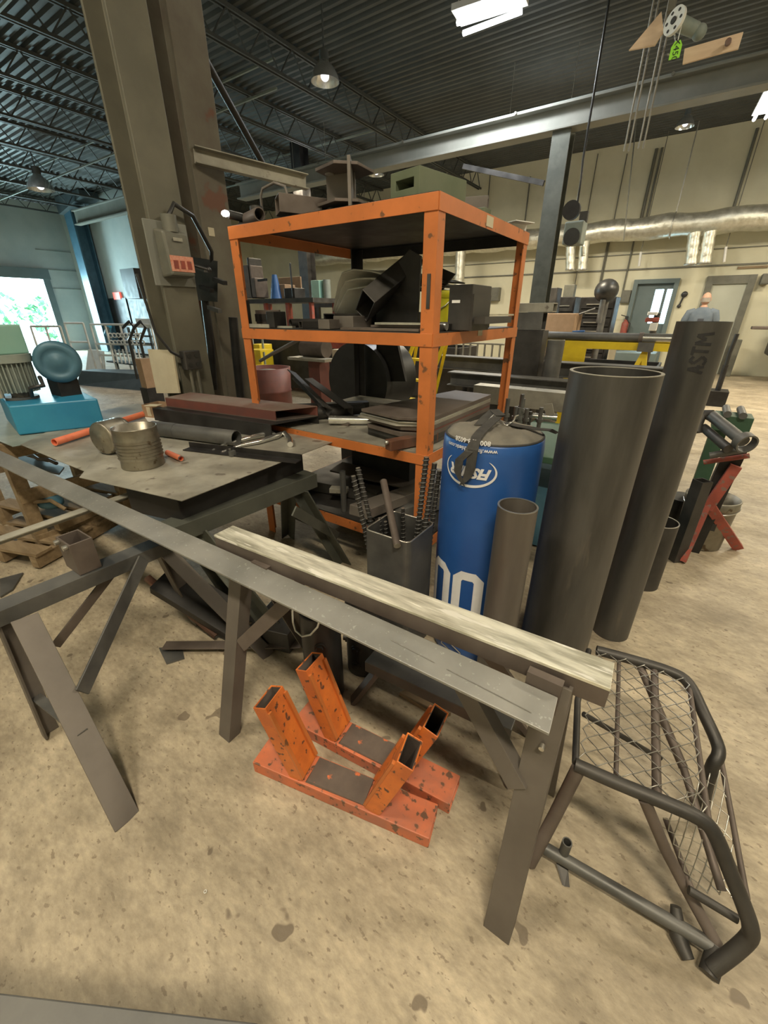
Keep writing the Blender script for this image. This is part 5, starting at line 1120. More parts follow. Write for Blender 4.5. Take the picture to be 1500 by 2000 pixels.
def panelw(l,p4,Y=None,m='white_paint',name='white_board',cat='board'):
    P_=p4; return obj(name,MB().prism(P_,.04,(.5,.8,0)),m,label=l,cat=cat)
pp=lambda px,py,d: _C+(at(px,py,z=0)-_C).normalized()*d if False else None
YW=4.9
q4=lambda L_,Y:[at(x,y,Y=Y) for x,y in L_]
panelw('white board low in second railing frame',q4([(166,737),(172,682),(200,686),(204,737)],4.9))
panelw('white board standing low between the two tan columns',q4([(399,745),(396,712),(420,712),(424,743)],4.4))
panelw('white sign board on top of the railing beside the tan column',q4([(268,640),(264,622),(295,623),(296,641)],5.35))
# white small castings on racks
random.seed(5)
ORD=['first','second','third','fourth','fifth','sixth','seventh','eighth','ninth','tenth']
for r_ in range(3):
    for k in range(9):
        px=216+k*7.5+r_*2; py=655+r_*14; 
        if r_<2: c=at(px,py,Y=5.0); o=obj('small_casting',MB().ring(c,.045,.014,(.6,-.8,0),10,5),'white_paint',label='small white ring part, %s from the left in the %s row on railing rack'%(ORD[k],['upper','lower'][r_]),cat='part',group='white ring parts, %s row'%['upper','lower'][r_])
        else: c=at(px,py+12,Y=4.9); o=obj('white_picket',MB().bar(c+V((0,0,.14)),c+V((.05,-.03,-.16)),.035,.02),'white_paint',label='short white slanted picket, %s from the left below the ring parts'%ORD[k],cat='picket',group='white pickets under the ring parts')
a=at(210,662,Y=5.06); b_=at(292,662,Y=5.06)
t=thing('display_rack','dark rack holding the small white ring parts behind the longest white railing','rack',((a.x+b_.x)/2,5.1,0))
for px in (212,252,291):
    x_=at(px,662,Y=5.06).x; obj('upright',MB().box((x_,5.1,.56),(.04,.04,1.12)),'column_slate',t)
for py in (655,669,690): z_=at(250,py,Y=5.06).z; obj('shelf_rail',MB().box(((a.x+b_.x)/2,5.1,z_),(b_.x-a.x+.06,.04,.035)),'column_slate',t)
obj('base_shelf',MB().box(((a.x+b_.x)/2,5.06,.35),(b_.x-a.x+.06,.3,.03)),'column_slate',t)
obj('blue_drum_part',MB().cyl(at(209,653,Y=5.2),at(213,636,Y=5.2),.06,n=14),'teal_paint',label='teal upright cylinder on the railing rack',cat='cylinder')
for px,l in ((240,'left'),(262,'right')):
    a=at(px,650,Y=4.0); obj('hanging_hose',MB().tube([at(px,640,Y=4.2),at(px+12,628,Y=4.2),at(px+22,640,Y=4.2),at(px+12,665,Y=4.2),at(px+20,700,Y=4.2),at(px+28,740,Y=4.2)],.025,8),'black_plastic',label=l+' black hose hanging in front of white railing, beside the tan column',cat='hose')
obj('low_pile',MB().hexa([V((p.x,p.y,z)) for z,pp_ in ((0.0,((150,752),(335,768),(315,746),(170,744))),(.28,((165,750),(325,762),(305,748),(190,746)))) for p in [at(x,y,z=0) for x,y in pp_]]),'column_slate',label='low dark blue pile on the floor before the railings',cat='pile')
t=thing('cardboard_carton','brown carton behind the tan board, left of the tan column','box',at(292,742,z=0)); c=at(285,715,Y=3.4); obj('body',MB().box((c.x,3.4,c.z-.1),(.16,.2,.42)),'cardboard',t); obj('pedestal',MB().box((c.x,3.4,(c.z-.31)/2),(.2,.24,c.z-.31)),'black_steel',t)
# --- benches behind the rack ---
def bench(l,px0,px1,Y,z,dep,m='dark_steel',legs='red_paint',n=4):
    x0=at(px0,600,Y=Y).x; x1=at(px1,600,Y=Y).x; t=thing('work_bench',l,'bench',((x0+x1)/2,Y+dep/2,0))
    obj('top',MB().box(((x0+x1)/2,Y+dep/2,z-.04),(x1-x0,dep,.08)),m,t)
    for k in range(n):
        x=x0+.1+(x1-x0-.2)*k/(n-1)
        for y in (Y+.06,Y+dep-.06): obj('leg',MB().box((x,y,(z-.08)/2),(.07,.07,z-.08)),legs,t)
    return x0,x1
bx=bench('long dark bench with red legs seen through the rack above the middle shelf',470,612,6.5,at(540,583,Y=6.5).z,.8)
obj('lit_area',MB().box((at(575,615,Y=8.8).x,8.8,.6),(1.6,.08,1.0)),'olive_green',label='lit area painted as a green-yellow low partition behind the red-legged bench',cat='backdrop')  # olive panel in place of a yellow-green lit area
Zb=at(540,583,Y=6.5).z
def onb(name,l,cat,px0,px1,py,m,Y=6.8,z0=None,shape='box',dep=.3):
    z0=Zb if z0 is None else z0
    a=at(px0,600,Y=Y); b_=at(px1,600,Y=Y); zt=at((px0+px1)/2,py,Y=Y).z; cx_=(a.x+b_.x)/2; w_=b_.x-a.x
    if shape=='box': mb=MB().box((cx_,Y,(z0+zt)/2),(w_,dep,zt-z0))
    elif shape=='cyl': mb=MB().cyl((cx_,Y,z0),(cx_,Y,zt),w_/2,n=18)
    elif shape=='cone': mb=MB().cyl((cx_,Y,z0),(cx_,Y,zt),w_/2,w_/5,n=14)
    return obj(name,mb,m,label=l,cat=cat,bevel=.01 if shape=='box' else 0)
t=thing('bench_machine','dark brown machine heap at left on the red-legged bench','machine',(at(497,600,Y=6.9).x,6.9,Zb))
for (p0,p1,py,py0,m) in ((478,516,545,583,'brown_steel'),(483,510,520,548,'brown_steel'),(505,509,503,583,'dark_steel')):
    a=at(p0,600,Y=6.9); b_=at(p1,600,Y=6.9); z0=max(Zb,at(p0,py0,Y=6.9).z); z1=at(p0,py,Y=6.9).z; obj('body_part',MB().box(((a.x+b_.x)/2,6.9,(z0+z1)/2),(b_.x-a.x,.35,z1-z0)),m,t,bevel=.02)
obj('arm',MB().bar(at(505,548,Y=6.7),at(520,546,Y=6.7),.06,.04),'black_steel',t)
onb('pale_pole','thin pale pole left of the bench machine, beside the rack post','pole',471,474,478,'dusty_grey_paint',6.4,0.0,'box',.03)
onb('blue_bag','slumped blue bag on the bench in the middle','bag',534,550,536,'blue_paint',6.8,None,'cone')
onb('cardboard_box','brown cardboard box on the bench right of the blue bag','box',552,570,556,'cardboard',7.0)
onb('partition_board','wide brown board standing behind the bench','board',550,592,541,'cardboard',7.25,None,'box',.04)
onb('dark_vise','dark vise-like machine on the right end of the bench','vise',568,588,563,'black_steel',6.75)
onb('thin_pole','thin black pole standing on the bench','pole',573,575,513,'black_steel',6.6,None,'box',.03)
bench('dark bench right of the far column, seen beneath curved sheets',612,700,7.6,at(640,592,Y=7.6).z,.8,legs='dark_steel',n=3)
Zb2=at(640,592,Y=7.6).z
onb('electrical_cabinet','pale blue box on the far bench beside the curved sheets','box',619,634,548,'pale_green_paint',7.9,Zb2)
onb('grey_canister','grey canister right of the pale blue box','canister',635,646,546,'dusty_grey_paint',7.9,Zb2,'cyl')
# stuff seen between middle and lower shelf
def gbox(name,l,cat,px0,px1,py0,Y,m,dep=.3,zb=0,py1=None,bevel=.006):
    a=at(px0,700,Y=Y); b_=at(px1,700,Y=Y); zt=at((px0+px1)/2,py0,Y=Y).z; z0=zb if py1 is None else at((px0+px1)/2,py1,Y=Y).z
    return obj(name,MB().box(((a.x+b_.x)/2,Y,(z0+zt)/2),(b_.x-a.x,dep,zt-z0)),m,label=l,cat=cat,bevel=bevel)
Yq=4.3
c=at(528,775,Y=Yq); rr=abs(at(560,740,Y=Yq).x-at(500,740,Y=Yq).x)/2; z0=at(528,718,Y=Yq).z
t=thing('brown_drum','rusty brown drum with scrap in it, seen between the lower shelves at left','drum',(c.x,Yq,0)); obj('shell',MB().lathe((c.x,Yq,0),[(0,0),(rr*.92,0),(rr*.95,.02),(rr*.95,z0*.5),(rr*.98,z0*.52),(rr*.95,z0*.54),(rr,z0),(rr*.95,z0),(rr*.9,z0*.8),(0,z0*.78)],32),'red_primer',t)
obj('scrap',MB().sphere((c.x,Yq,z0*.86),rr*.7,12,(1,1,.3)),'mill_steel',t)
t=thing('wall_shelving','steel shelving with thin yellow-edged shelves at left behind the rack','shelving',(at(500,700,Y=5.2).x,5.2,0))
for k,py in enumerate((684,715,743,769)):
    a=at(487,py,Y=5.2); b_=at(510,py,Y=5.2); obj('shelf',MB().box(((a.x+b_.x)/2,5.3,a.z),((b_.x-a.x)*1.2,.3,.03)),'yellow_paint',t)
for px in (484,503): x=at(px,700,Y=5.3).x; obj('upright',MB().box((x,5.46,.7),(.04,.02,1.4)),'dusty_grey_paint',t)
gbox('yellow_box','ochre box behind the rack left post','box',503,522,672,5.6,'yellow_paint',.3,0)
t=thing('bench_grinder','brown pedestal grinder with a pale arm seen beneath the middle shelf','grinder',(at(615,750,Y=3.9).x,3.9,0))
xg=at(622,700,Y=3.9).x; zg_=at(620,672,Y=3.9).z; obj('pedestal',MB().box((xg,3.9,(zg_-.15)/2),(.18,.18,zg_-.15)),'red_primer',t); obj('motor',MB().cyl((xg-.22,3.9,zg_-.05),(xg+.14,3.9,zg_-.05),.10,n=24),'brown_steel',t); obj('table',MB().box((xg-.02,3.8,zg_-.16),(.6,.2,.03)),'sheet_steel',t)
obj('arm',MB().tube([at(508,705,Y=3.8),at(530,692,Y=3.8),at(560,676,Y=3.8),at(590,660,Y=3.8)],.022,8),'horse_steel',t)
t=thing('floor_jack','red hydraulic frame seen behind the black drum','press',(at(700,700,Y=4.6).x,4.6,0))
for (p0,p1,py0,py1) in ((648,695,650,682),(714,736,655,730)):
    a=at(p0,py0,Y=4.6); b_=at(p1,py1,Y=4.6); obj('beam' if p0<700 else 'upright',MB().box(((a.x+b_.x)/2,4.6,(a.z+b_.z)/2 if p0<700 else a.z/2),(b_.x-a.x,.12,a.z-b_.z if p0<700 else a.z)),'red_paint',t)
obj('upright',MB().box((at(655,700,Y=4.6).x,4.6,.4),(.1,.1,.8)),'red_paint',t)
gbox('pale_box','small pale box on the floor behind the red frame','box',662,690,682,5.0,'cream_card',.3,0)
t=thing('step_ladder','yellow step ladder seen between the shelves beside the front post','ladder',(at(800,740,Y=4.4).x,4.4,0))
a=at(812,660,Y=4.4); b_=at(784,742,Y=4.4); d_=(b_-a); b_=a+d_*(a.z/(-d_.z)); 
for s in (0,.38):
    obj('rail',MB().bar(a+V((s,0,0)),b_+V((s,0,0)),.04,.025,(0,1,0)),'yellow_paint',t); obj('back_rail',MB().bar(a+V((s,.05,0)),b_+V((s,.5,0)),.03,.02,(0,1,0)),'yellow_paint',t)
for k in range(1,5): p=a.lerp(b_,k/5); obj('step',MB().box(p+V((.19,0,0)),(.38,.09,.025)),'yellow_paint',t)
# =================== RIGHT BACKGROUND ===================
# long steel beams lying behind the pipes
def lbeam(l,px0,px1,pyt,Y,h,w_,m,kind='beam',zs=None):
    a=at(px0,pyt,Y=Y); b_=at(px1,pyt,Y=Y); z=at((px0+px1)/2,pyt,Y=Y).z
    t=thing('long_beam',l,'beam',((a.x+b_.x)/2,Y,0)); 
    if kind=='i': obj('section',MB().sweep(IB(w_,h,.012),(a.x,Y,z-h/2),(b_.x,Y,z-h/2)),m,t,bevel=.002)
    else: obj('section',MB().rtube((a.x,Y,z-h/2),(b_.x,Y,z-h/2),w_,h,.008),m,t,bevel=.003)
    for f in (.15,.85):
        x=a.x+(b_.x-a.x)*f; obj('support',MB().box((x,Y,(z-h)/2-.001),(.1,w_*.8,z-h-.002)),'dark_steel',t)
    return t
lbeam('long grey I-beam behind the rack with bright top edge, above two others',850,1330,706,5.2,.16,.2,'mill_steel','i')
lbeam('middle long grey steel beam behind the bag, at knee height',880,1330,742,4.3,.14,.18,'mill_steel','i')
lbeam('lowest long grey beam, just behind the table of threaded rods',930,1330,768,3.9,.16,.16,'sheet_steel','box')
# pipe rack bars under: white fence-like grate
t=thing('low_grate','pale low grate of thin bars seen through the rack at right','grate',at(930,690,Y=5.8))
a=at(885,669,Y=5.8); b_=at(985,673,Y=5.8); za_=a.z; z0=at(930,692,Y=5.8).z
obj('top_bar',MB().box(((a.x+b_.x)/2,5.8,za_),(b_.x-a.x,.03,.02)),'sheet_steel',t)
for k in range(7): x=a.x+(b_.x-a.x)*(k+.5)/7; obj('bar',MB().box((x,5.8,za_/2),(.02,.02,za_)),'sheet_steel',t)
# yellow trestle with long tube
YT=6.0
zy=at(1160,672,Y=YT).z; x0=at(1012,670,Y=YT).x; x1=at(1330,670,Y=YT).x
t=thing('yellow_trestle','yellow welding trestle beam with A-shaped legs behind the tall pipes','trestle',((x0+x1)/2,YT,0))
obj('beam',MB().box(((x0+x1)/2,YT,zy-.01),(x1-x0,.09,.085)),'yellow_paint',t,bevel=.004)
for px in (1264,):
    xx=at(px,670,Y=YT).x; zt_=zy-.05
    for dx,dy in ((-.3,-.12),(.16,-.1),(-.2,.3),(.14,.3)): obj('leg',MB().bar((xx,YT,zt_),(xx+dx,YT+dy,.0),.05,.04,(0,1,0)),'yellow_paint',t)
    obj('clamp',MB().box((xx,YT-.06,zt_+.04),(.16,.05,.1)),'mill_steel',t)
xx=at(1112,690,Y=YT).x; obj('leg',MB().box((xx,YT,(zy-.05)/2),(.1,.08,zy-.05)),'yellow_paint',t); obj('gusset',MB().box((xx+.06,YT-.045,zy-.13),(.28,.015,.16)),'yellow_paint',t)
xx=at(1030,690,Y=YT).x; obj('leg',MB().box((xx,YT,(zy-.05)/2),(.07,.07,zy-.05)),'dark_steel',t)
zp_=zy+.033+.05; t=thing('long_tube','long grey steel pipe lying on the yellow trestle beam','pipe',((x0+x1)/2,YT,zp_-.05))
obj('pipe',MB().pipe((at(1000,660,Y=YT).x,YT,zp_),(x1,YT,zp_),.05,.006,24),'mill_steel',t); obj('bright_length',MB().pipe((at(1255,660,Y=YT).x,YT,zp_),(x1,YT,zp_),.052,.002,24),'bright_metal',t); obj('coupling',MB().pipe((at(1248,660,Y=YT).x,YT,zp_),(at(1256,660,Y=YT).x,YT,zp_),.062,.01,24),'brown_steel',t)
obj('blue_pen',MB().cyl(at(1118,648,Y=YT),at(1142,647,Y=YT),.012,n=8),'blue_paint',label='blue marker lying on the long pipe',cat='marker')
# standing grey pipe
c=at(1086,775,Y=4.7); a=at(1070,664,Y=4.7); b_=at(1104,664,Y=4.7); rr=(b_.x-a.x)/2
t=thing('steel_pipe','grey steel pipe standing upright in front of the yellow beam','pipe',((a.x+b_.x)/2,4.7,0)); obj('wall',MB().pipe(((a.x+b_.x)/2,4.7,0),((a.x+b_.x)/2,4.7,a.z),rr,.01,32),'mill_steel',t); obj('cut_rim',MB().pipe(((a.x+b_.x)/2,4.7,a.z),((a.x+b_.x)/2,4.7,a.z+.003),rr,.011,32),'sheet_steel',t)
# steel sections on a dark stand right of the rack
t=thing('section_stand','dark stand holding stacked steel sections just right of the rack back post','stand',(at(1030,660,Y=4.7).x,4.7,0))
zz0=at(1030,645,Y=4.7).z; xs=at(1030,650,Y=4.7).x; obj('post',MB().box((xs,4.75,zz0/2),(.35,.2,zz0)),'dark_steel',t)
for i,(p0,p1,pt,pb,m,l,dy) in enumerate(((1000,1062,610,626,'mill_steel','lower dark steel section sticking out right of the rack',0.),(1010,1082,592,609,'sheet_steel','upper grey steel section resting above the darker one',.02))):
    a=at(p0,(pt+pb)/2,Y=4.7); b_=at(p1,(pt+pb)/2,Y=4.7); z1=at(1040,pt,Y=4.7).z; z0=at(1040,pb,Y=4.7).z
    if i==0: z0=zz0+.002; zk_=z1
    else: z0=zk_+.002
    obj('steel_section',MB().rtube((a.x,4.75,(z0+z1)/2),(b_.x,4.75,(z0+z1)/2),.16,max(.03,z1-z0),.008),m,label=l,cat='section',bevel=.002)
# cabinets near far wall
def gbox2(name,l,cat,px0,px1,py0,Y,m,dep=.5,zb=0,drawers=0):
    a=at(px0,620,Y=Y); b_=at(px1,620,Y=Y); zt=at((px0+px1)/2,py0,Y=Y).z; cx_=(a.x+b_.x)/2; w_=b_.x-a.x
    t=thing(name,l,cat,(cx_,Y,zb)); obj('body',MB().box((cx_,Y+dep/2,(zb+zt)/2),(w_,dep,zt-zb)),m,t,bevel=.01)
    for k in range(drawers):
        z_=zb+.1+(zt-zb-.15)*(k+.5)/drawers; d=obj('drawer',MB().box((cx_,Y-.01,z_),(w_*.9,.02,(zt-zb-.15)/drawers*.85)),m,t); obj('handle',MB().box((cx_,Y-.03,z_),(w_*.6,.02,.02)),'galvanized',d)
    return t
gbox2('tool_chest','dark tool chest with many drawers beneath the drill head','tool chest',1128,1196,580,10.5,'black_steel',.6,0,9)
gbox2('tool_chest','lower black tool chest with small drawers right of the far column','tool chest',1072,1118,580,11.0,'black_steel',.6,0,6)
gbox2('brown_crate','wide brown crate before the tool chests, behind the yellow beam','crate',1052,1124,612,9.2,'cardboard',.6)
gbox2('grey_box','tall dark box standing above lower tool chest','box',1092,1112,556,11.2,'box_grey',.2,at(1100,580,Y=11).z+.0)
gbox2('fan_heater','round-topped dark machine left of the lower tool chest','machine',1062,1080,562,10.0,'dark_steel',.4)
t=thing('drill_press','dark drill press with a round head in front of the tool chest','drill press',(at(1178,640,Y=9.6).x,9.6,0))
xd=at(1178,600,Y=9.6).x; zh_=at(1178,568,Y=9.6).z
obj('base',MB().box((xd,9.6,.04),(.5,.6,.08)),'dark_steel',t); obj('column',MB().cyl((xd,9.75,.08),(xd,9.75,zh_),.06,n=14),'mill_steel',t); obj('head',MB().sphere((xd,9.6,zh_),.21,18,(1,1.3,.95)),'black_plastic',t)
obj('spindle',MB().cyl((xd,9.45,zh_-.55),(xd,9.45,zh_-.15),.05,n=12),'mill_steel',t); obj('table',MB().box((xd,9.5,zh_-.75),(.4,.4,.04)),'dark_steel',t); obj('quill_handle',MB().cyl((xd-.1,9.4,zh_-.3),(xd-.35,9.3,zh_-.4),.015,n=8),'mill_steel',t)
gbox2('paper_board','white board leaning at the bench left of the yellow legs','board',1203,1218,675,9.,'cream_card',.03)
t=thing('bench_vise','red and white clamp device before the dark door glass','device',at(1275,650,Y=9))
for (p0,p1,y0,y1,m) in ((1266,1284,609,616,'white_paint'),(1262,1286,620,629,'red_paint'),(1271,1282,630,646,'white_plastic')):
    a=at(p0,y0,Y=9.); b_=at(p1,y1,Y=9.); obj('body_part',MB().box(((a.x+b_.x)/2,9.,(a.z+b_.z)/2),(b_.x-a.x,.15,a.z-b_.z)),m,t,bevel=.01)
a=at(1276,646,Y=9.); obj('pedestal',MB().cyl((a.x,9.,0),(a.x,9.,at(1276,612,Y=9).z),.05,n=12),'dark_steel',t)
gbox2('long_workbench','long low dark bench along the far wall under the doors','bench',1205,1300,690,10.4,'door_grey',.8)
# hoist pendant
Yh2=7.0; c=at(1122,455,Y=Yh2)
t=thing('hoist_control','hanging grey hoist box with dark front, right of the far column','hoist box',(c.x,Yh2,at(1122,482,Y=Yh2).z))
a=at(1108,436,Y=Yh2); b_=at(1137,478,Y=Yh2); obj('housing',MB().box(((a.x+b_.x)/2,Yh2,(a.z+b_.z)/2),(b_.x-a.x,.25,a.z-b_.z)),'dusty_grey_paint',t,bevel=.02)
obj('front_panel',MB().cyl(((a.x+b_.x)/2,Yh2-.126,(a.z+b_.z)/2-.05),((a.x+b_.x)/2,Yh2-.16,(a.z+b_.z)/2-.05),(b_.x-a.x)*.42,n=20),'black_plastic',t)
obj('pulley',MB().cyl((a.x+.03,Yh2-.04,a.z+.14),(a.x+.03,Yh2+.04,a.z+.14),.11,n=20),'black_steel',t); obj('lug',MB().box(((a.x+b_.x)/2+.08,Yh2,a.z+.05),(.1,.06,.12)),'dark_steel',t)
obj('cable',MB().tube([(a.x+.04,Yh2,a.z+.2),at(1128,395,Y=Yh2),at(1135,350,Y=Yh2),at(1139,310,Y=Yh2),V((at(1139,310,Y=Yh2).x,Yh2,ZC))],.014,6),'black_plastic',t)
obj('hose_drop',MB().cyl(at(1139,482,Y=Yh2),at(1139,500,Y=Yh2),.03,n=8),'foil',t)
for px,py0,py1,Y_,l in ((1227,150,295,6.6,'left pair of lift chains hanging from roof at right'),(1255,140,290,6.6,'right pair of lift chains hanging from roof at right')):
    t=thing('lift_chain',l,'chain',at(px-8,py1,Y=Y_))
    for d in (0,9): obj('strand',MB().cyl(at(px-8+d,py1,Y=Y_),V((at(px-8+d,py1,Y=Y_).x,Y_,ZC)),.009,n=6),'sheet_steel',t)
obj('tie_rod',MB().cyl(at(1218,470,Y=12),V((at(1228,300,Y=12).x,12,ZC)),.012,n=6),'box_grey',label='slim rod slanting down before the far wall left of dark door',cat='rod')
for px,py0,py1,l in ((1248,492,520,'short white wand hanging from the left cord on the far wall'),(1414,482,512,'short white wand hanging from the right cord on the far wall')):
    obj('white_wand',MB().cyl(at(px+4,py0,Y=13.5),at(px,py1,Y=13.5),.028,n=8),'white_paint',label=l,cat='wand')
    obj('pull_cord',MB().cyl(at(px+4,py0,Y=13.5),V((at(px+4,py0,Y=13.5).x,13.5,ZC)),.008,n=6),'box_grey',label='cord above '+l.replace('short ',''),cat='cord')
# vehicle at the right edge
c=at(1468,702,Y=12.6); rw=abs(at(1440,702,Y=12.6).x-at(1497,702,Y=12.6).x)/2*1.0; rw=max(rw,.45); zc_=rw
t=thing('tractor','dark vehicle with big knobbly tyre cut by the right edge','vehicle',(c.x+1,12.7,0))
for dx,l in ((0,'w'),(2.3,'w')):
    wv_=obj('wheel',MB().lathe((c.x+dx,12.45,zc_),[(rw*.5,0),(rw*.88,0),(rw,.05),(rw,.25),(rw*.88,.3),(rw*.5,.3)],40,(0,1,0)),'rubber',t); obj('hub',MB().lathe((c.x+dx,12.46,zc_),[(0,.03),(rw*.2,.03),(rw*.3,.07),(rw*.5,.03),(rw*.52,0),(rw*.52,.2),(0,.2)],28,(0,1,0)),'dusty_grey_paint',wv_)
a=at(1462,560,Y=12.6); obj('body',MB().hexa([(c.x+.25,12.5,.55),(c.x+3,12.5,.55),(c.x+3,13.4,.55),(c.x+.25,13.4,.55),(c.x+.25,12.5,1.3),(c.x+3,12.5,1.3),(c.x+3,13.4,1.3),(c.x+.25,13.4,1.3)]),'black_steel',t,bevel=.04)
obj('cab_post',MB().bar((c.x+.35,12.6,1.25),(c.x+.62,12.6,2.5),.12,.12,(0,1,0)).box((c.x+1.6,12.9,2.5),(2.2,.8,.08)),'black_steel',t)
obj('fender',MB().box((c.x+.15,12.55,1.12),(.7,.3,.06)),'brown_steel',t,bevel=.01); obj('headlamp',MB().sphere((c.x+.3,12.45,1.3),.1,12),'galvanized',t)
gbox2('wall_case','small dark case on floor beside the tyre','case',1448,1466,664,13.5,'box_grey',.2)
t=thing('pallet_jack','slim dark handle truck leaning between the ASTM pipe and vehicle','truck',at(1425,722,z=0))
obj('handle',MB().tube([at(1440,652,Y=9.),at(1425,690,Y=9.),at(1418,715,Y=9.)],.03,8),'black_plastic',t); xx=at(1418,715,Y=9.); obj('base',MB().box((xx.x,9.05,.12),(.3,.4,.24)),'black_steel',t); obj('mast',MB().cyl((xx.x,9.,.2),at(1418,713,Y=9.),.04,n=8),'black_steel',t)
t=thing('floor_scrap','small brown pile on the floor left of the tyre','pile',at(1432,712,z=0)); p=at(1432,708,z=0); obj('heap',MB().sphere((p.x,p.y,.05),.28,12,(1.2,1,.5)),'wood',t)
# =================== TABLE OF THREADED RODS ===================
zq=.64; tx0=at(905,790,z=zq).x; 
t=thing('parts_table','dark green low table full of threaded rods behind the blue bag','table',(-.62,2.95,0))
X0,X1,Y0,Y1=-.86,.03,2.45,3.35
obj('top',MB().box(((X0+X1)/2,(Y0+Y1)/2,zq-.02),(X1-X0,Y1-Y0,.04)),'machine_green',t,bevel=.004)
for x in (X0+.05,X1-.05):
    for y in (Y0+.05,Y1-.05): obj('leg',MB().box((x,y,(zq-.04)/2),(.05,.05,zq-.04)),'machine_green',t)
obj('lower_box',MB().box(((X0+X1)/2,(Y0+Y1)/2,.2),(X1-X0-.1,Y1-Y0-.12,.36)),'blue_grey_paint_haze',t)
pos=[(913,770,.0),(918,785,1),(943,770,0),(951,766,0),(968,793,0),(1000,778,0),(1012,792,1),(1021,770,0),(990,792,0),(1005,800,1),(1015,796,0),(1030,798,0),(1058,796,0)]
wh=['leftmost','shorter one beside the leftmost','third from the left','slim fourth','low one behind the bag strap','tall centre','squat centre','tall right of centre','dark front','dark low front','front right of centre','dark right','rightmost']
for k,(px,py,s) in enumerate(pos):
    y=2.55+.06*(k%5)+.1*((k*7)%4); p=at(px,py,Y=y); p.x=min(max(p.x,X0+.03),X1-.03); h=max(.05,p.z-zq)
    t=thing('threaded_rod','%s upright threaded rod with nut on the green table'%wh[k],'rod',(p.x,y,zq),'threaded rods on the green table')
    obj('shank',MB().cyl((p.x,y,zq),(p.x,y,zq+h),.013,n=12),'mill_steel' if s==0 else 'dark_steel',t); obj('nut',MB().cyl((p.x,y,zq+h*.62),(p.x,y,zq+h*.62+.02),.022,n=6).cyl((p.x,y,zq),(p.x,y,zq+.015),.024,n=6),'mill_steel',t)
for k,(px,py,l) in enumerate(((1066,808,'bright horizontal cylinder with flange at the right end of the green table'),)):
    a=at(1040,812,z=zq+.03); b_=at(1088,816,z=zq+.03); t=thing('turned_shaft',l,'shaft',a-V((0,0,.03))); obj('shaft',MB().cyl(a,b_,.022,n=18),'bright_metal',t); obj('flange',MB().cyl(b_-(b_-a).normalized()*.03,b_,.03,n=18),'bright_metal',t)
obj('white_plate',MB().prism([at(x,y,Y=2.62) for x,y in ((1062,790),(1078,788),(1083,810),(1066,812))],.006,(0,1,0)),'sheet_steel',label='small pale plate standing on the green table',cat='plate')
random.seed(11)
for k in range(10):
    x=-.40+.02*k; y=random.uniform(2.46,2.8); obj('ring_nut',MB().ring((x,y,zq+.012+.02*(k%3)),.022,.008,(random.uniform(-.3,.3),random.uniform(-.3,.3),1),14,6),'bright_metal' if k%2 else 'mill_steel',label='shiny ring nut in the heap on the green table, %s from the left'%ORD[k],cat='nut',group='ring nuts heaped on the green table')
# =================== RED STAND, BUCKET, PIPES (right) ===================
# short pipe on floor
c=V((.106,2.44,0)); t=thing('steel_pipe','short dark pipe standing on the floor right of the ASTM pipe','pipe',c); 
rr=.088; c=at(1290,1017,z=.40); c.z=0; obj('wall',MB().pipe(c,c+V((0,0,.398)),rr,.005,40),'dark_steel',t); obj('cut_rim',MB().pipe(c+V((0,0,.398)),c+V((0,0,.40)),rr+.0004,.006,40),'galvanized',t)
# bucket
zb2=.34; rimc=at(1394,969,z=zb2); kk=pxm(rimc); rr=46/kk*.97
bc_=V((rimc.x,rimc.y,0)); t=thing('paint_bucket','dirty grey bucket with wire handle on the floor behind the red tripod','bucket',bc_)
obj('body',MB().lathe(bc_,[(0,0),(rr*.86,0),(rr*.88,.01),(rr*.97,zb2*.84),(rr*1.02,zb2*.86),(rr*1.02,zb2*.9),(rr*.99,zb2*.92),(rr*1.02,zb2),(rr*.96,zb2),(rr*.94,zb2*.6),(rr*.8,zb2*.5),(0,zb2*.5)],36),'can_metal',t)
obj('handle',MB().tube([bc_+V((rr*1.03*math.cos(a_),-rr*1.03*abs(math.sin(a_)),zb2*.88-.03*math.sin(a_))) for a_ in [PI*i/10 for i in range(11)]],.004,6),'bright_metal',t)
obj('drips',MB().box(bc_+V((-.02,-rr*.955,zb2*.55)),(.14,.012,.05)),'black_plastic',t)
# red tripod
ap=at(1384,985,Y=2.98); F1=at(1333,1100,z=0); F2=at(1440,1074,z=0); F3=V((.36,3.22,0))
F3=at(1327,1015,z=.02)
t=thing('pipe_stand','red tripod pipe stand in front of the dirty bucket at right','stand',(ap.x,ap.y,0))
obj('leg',MB().bar(ap,F1+V((0,0,.012)),.03,.03),'red_paint',t); obj('leg',MB().bar(ap,F2+V((0,0,.014)),.055,.03,(0,1,0)),'red_paint',t); F3=V((F1.x-.08,F1.y+.38,.012)); obj('leg',MB().bar(ap,F3,.045,.03),'red_paint',t)
topz=at(1405,905,Y=3.0).z; obj('mast',MB().bar(ap-V((0,0,.03)),V((ap.x+.06,ap.y+.02,topz)),.055,.035,(0,1,0)),'red_paint',t)
a=at(1374,903,Y=2.98); b_=at(1464,890,Y=2.98); obj('crossbar',MB().pipe(a,b_,.014,.003,14),'red_paint',t)
obj('post',MB().bar(V((ap.x-.0,ap.y+.09,.0)),V((ap.x+.04,ap.y+.09,topz+.1)),.10,.07,(0,1,0)),'black_steel',t); 
sq=at(1373,938,Y=2.86); sq0=V((sq.x,2.86,.0)); 
obj('square_tube',MB().rtube(V((sq.x,2.86,.0)),V((sq.x,2.86,sq.z)),.07,.07,.006,(.7,.7,0)),'dark_steel',label='upright square tube with bright cut rim beside the red tripod',cat='tube',bevel=.002)
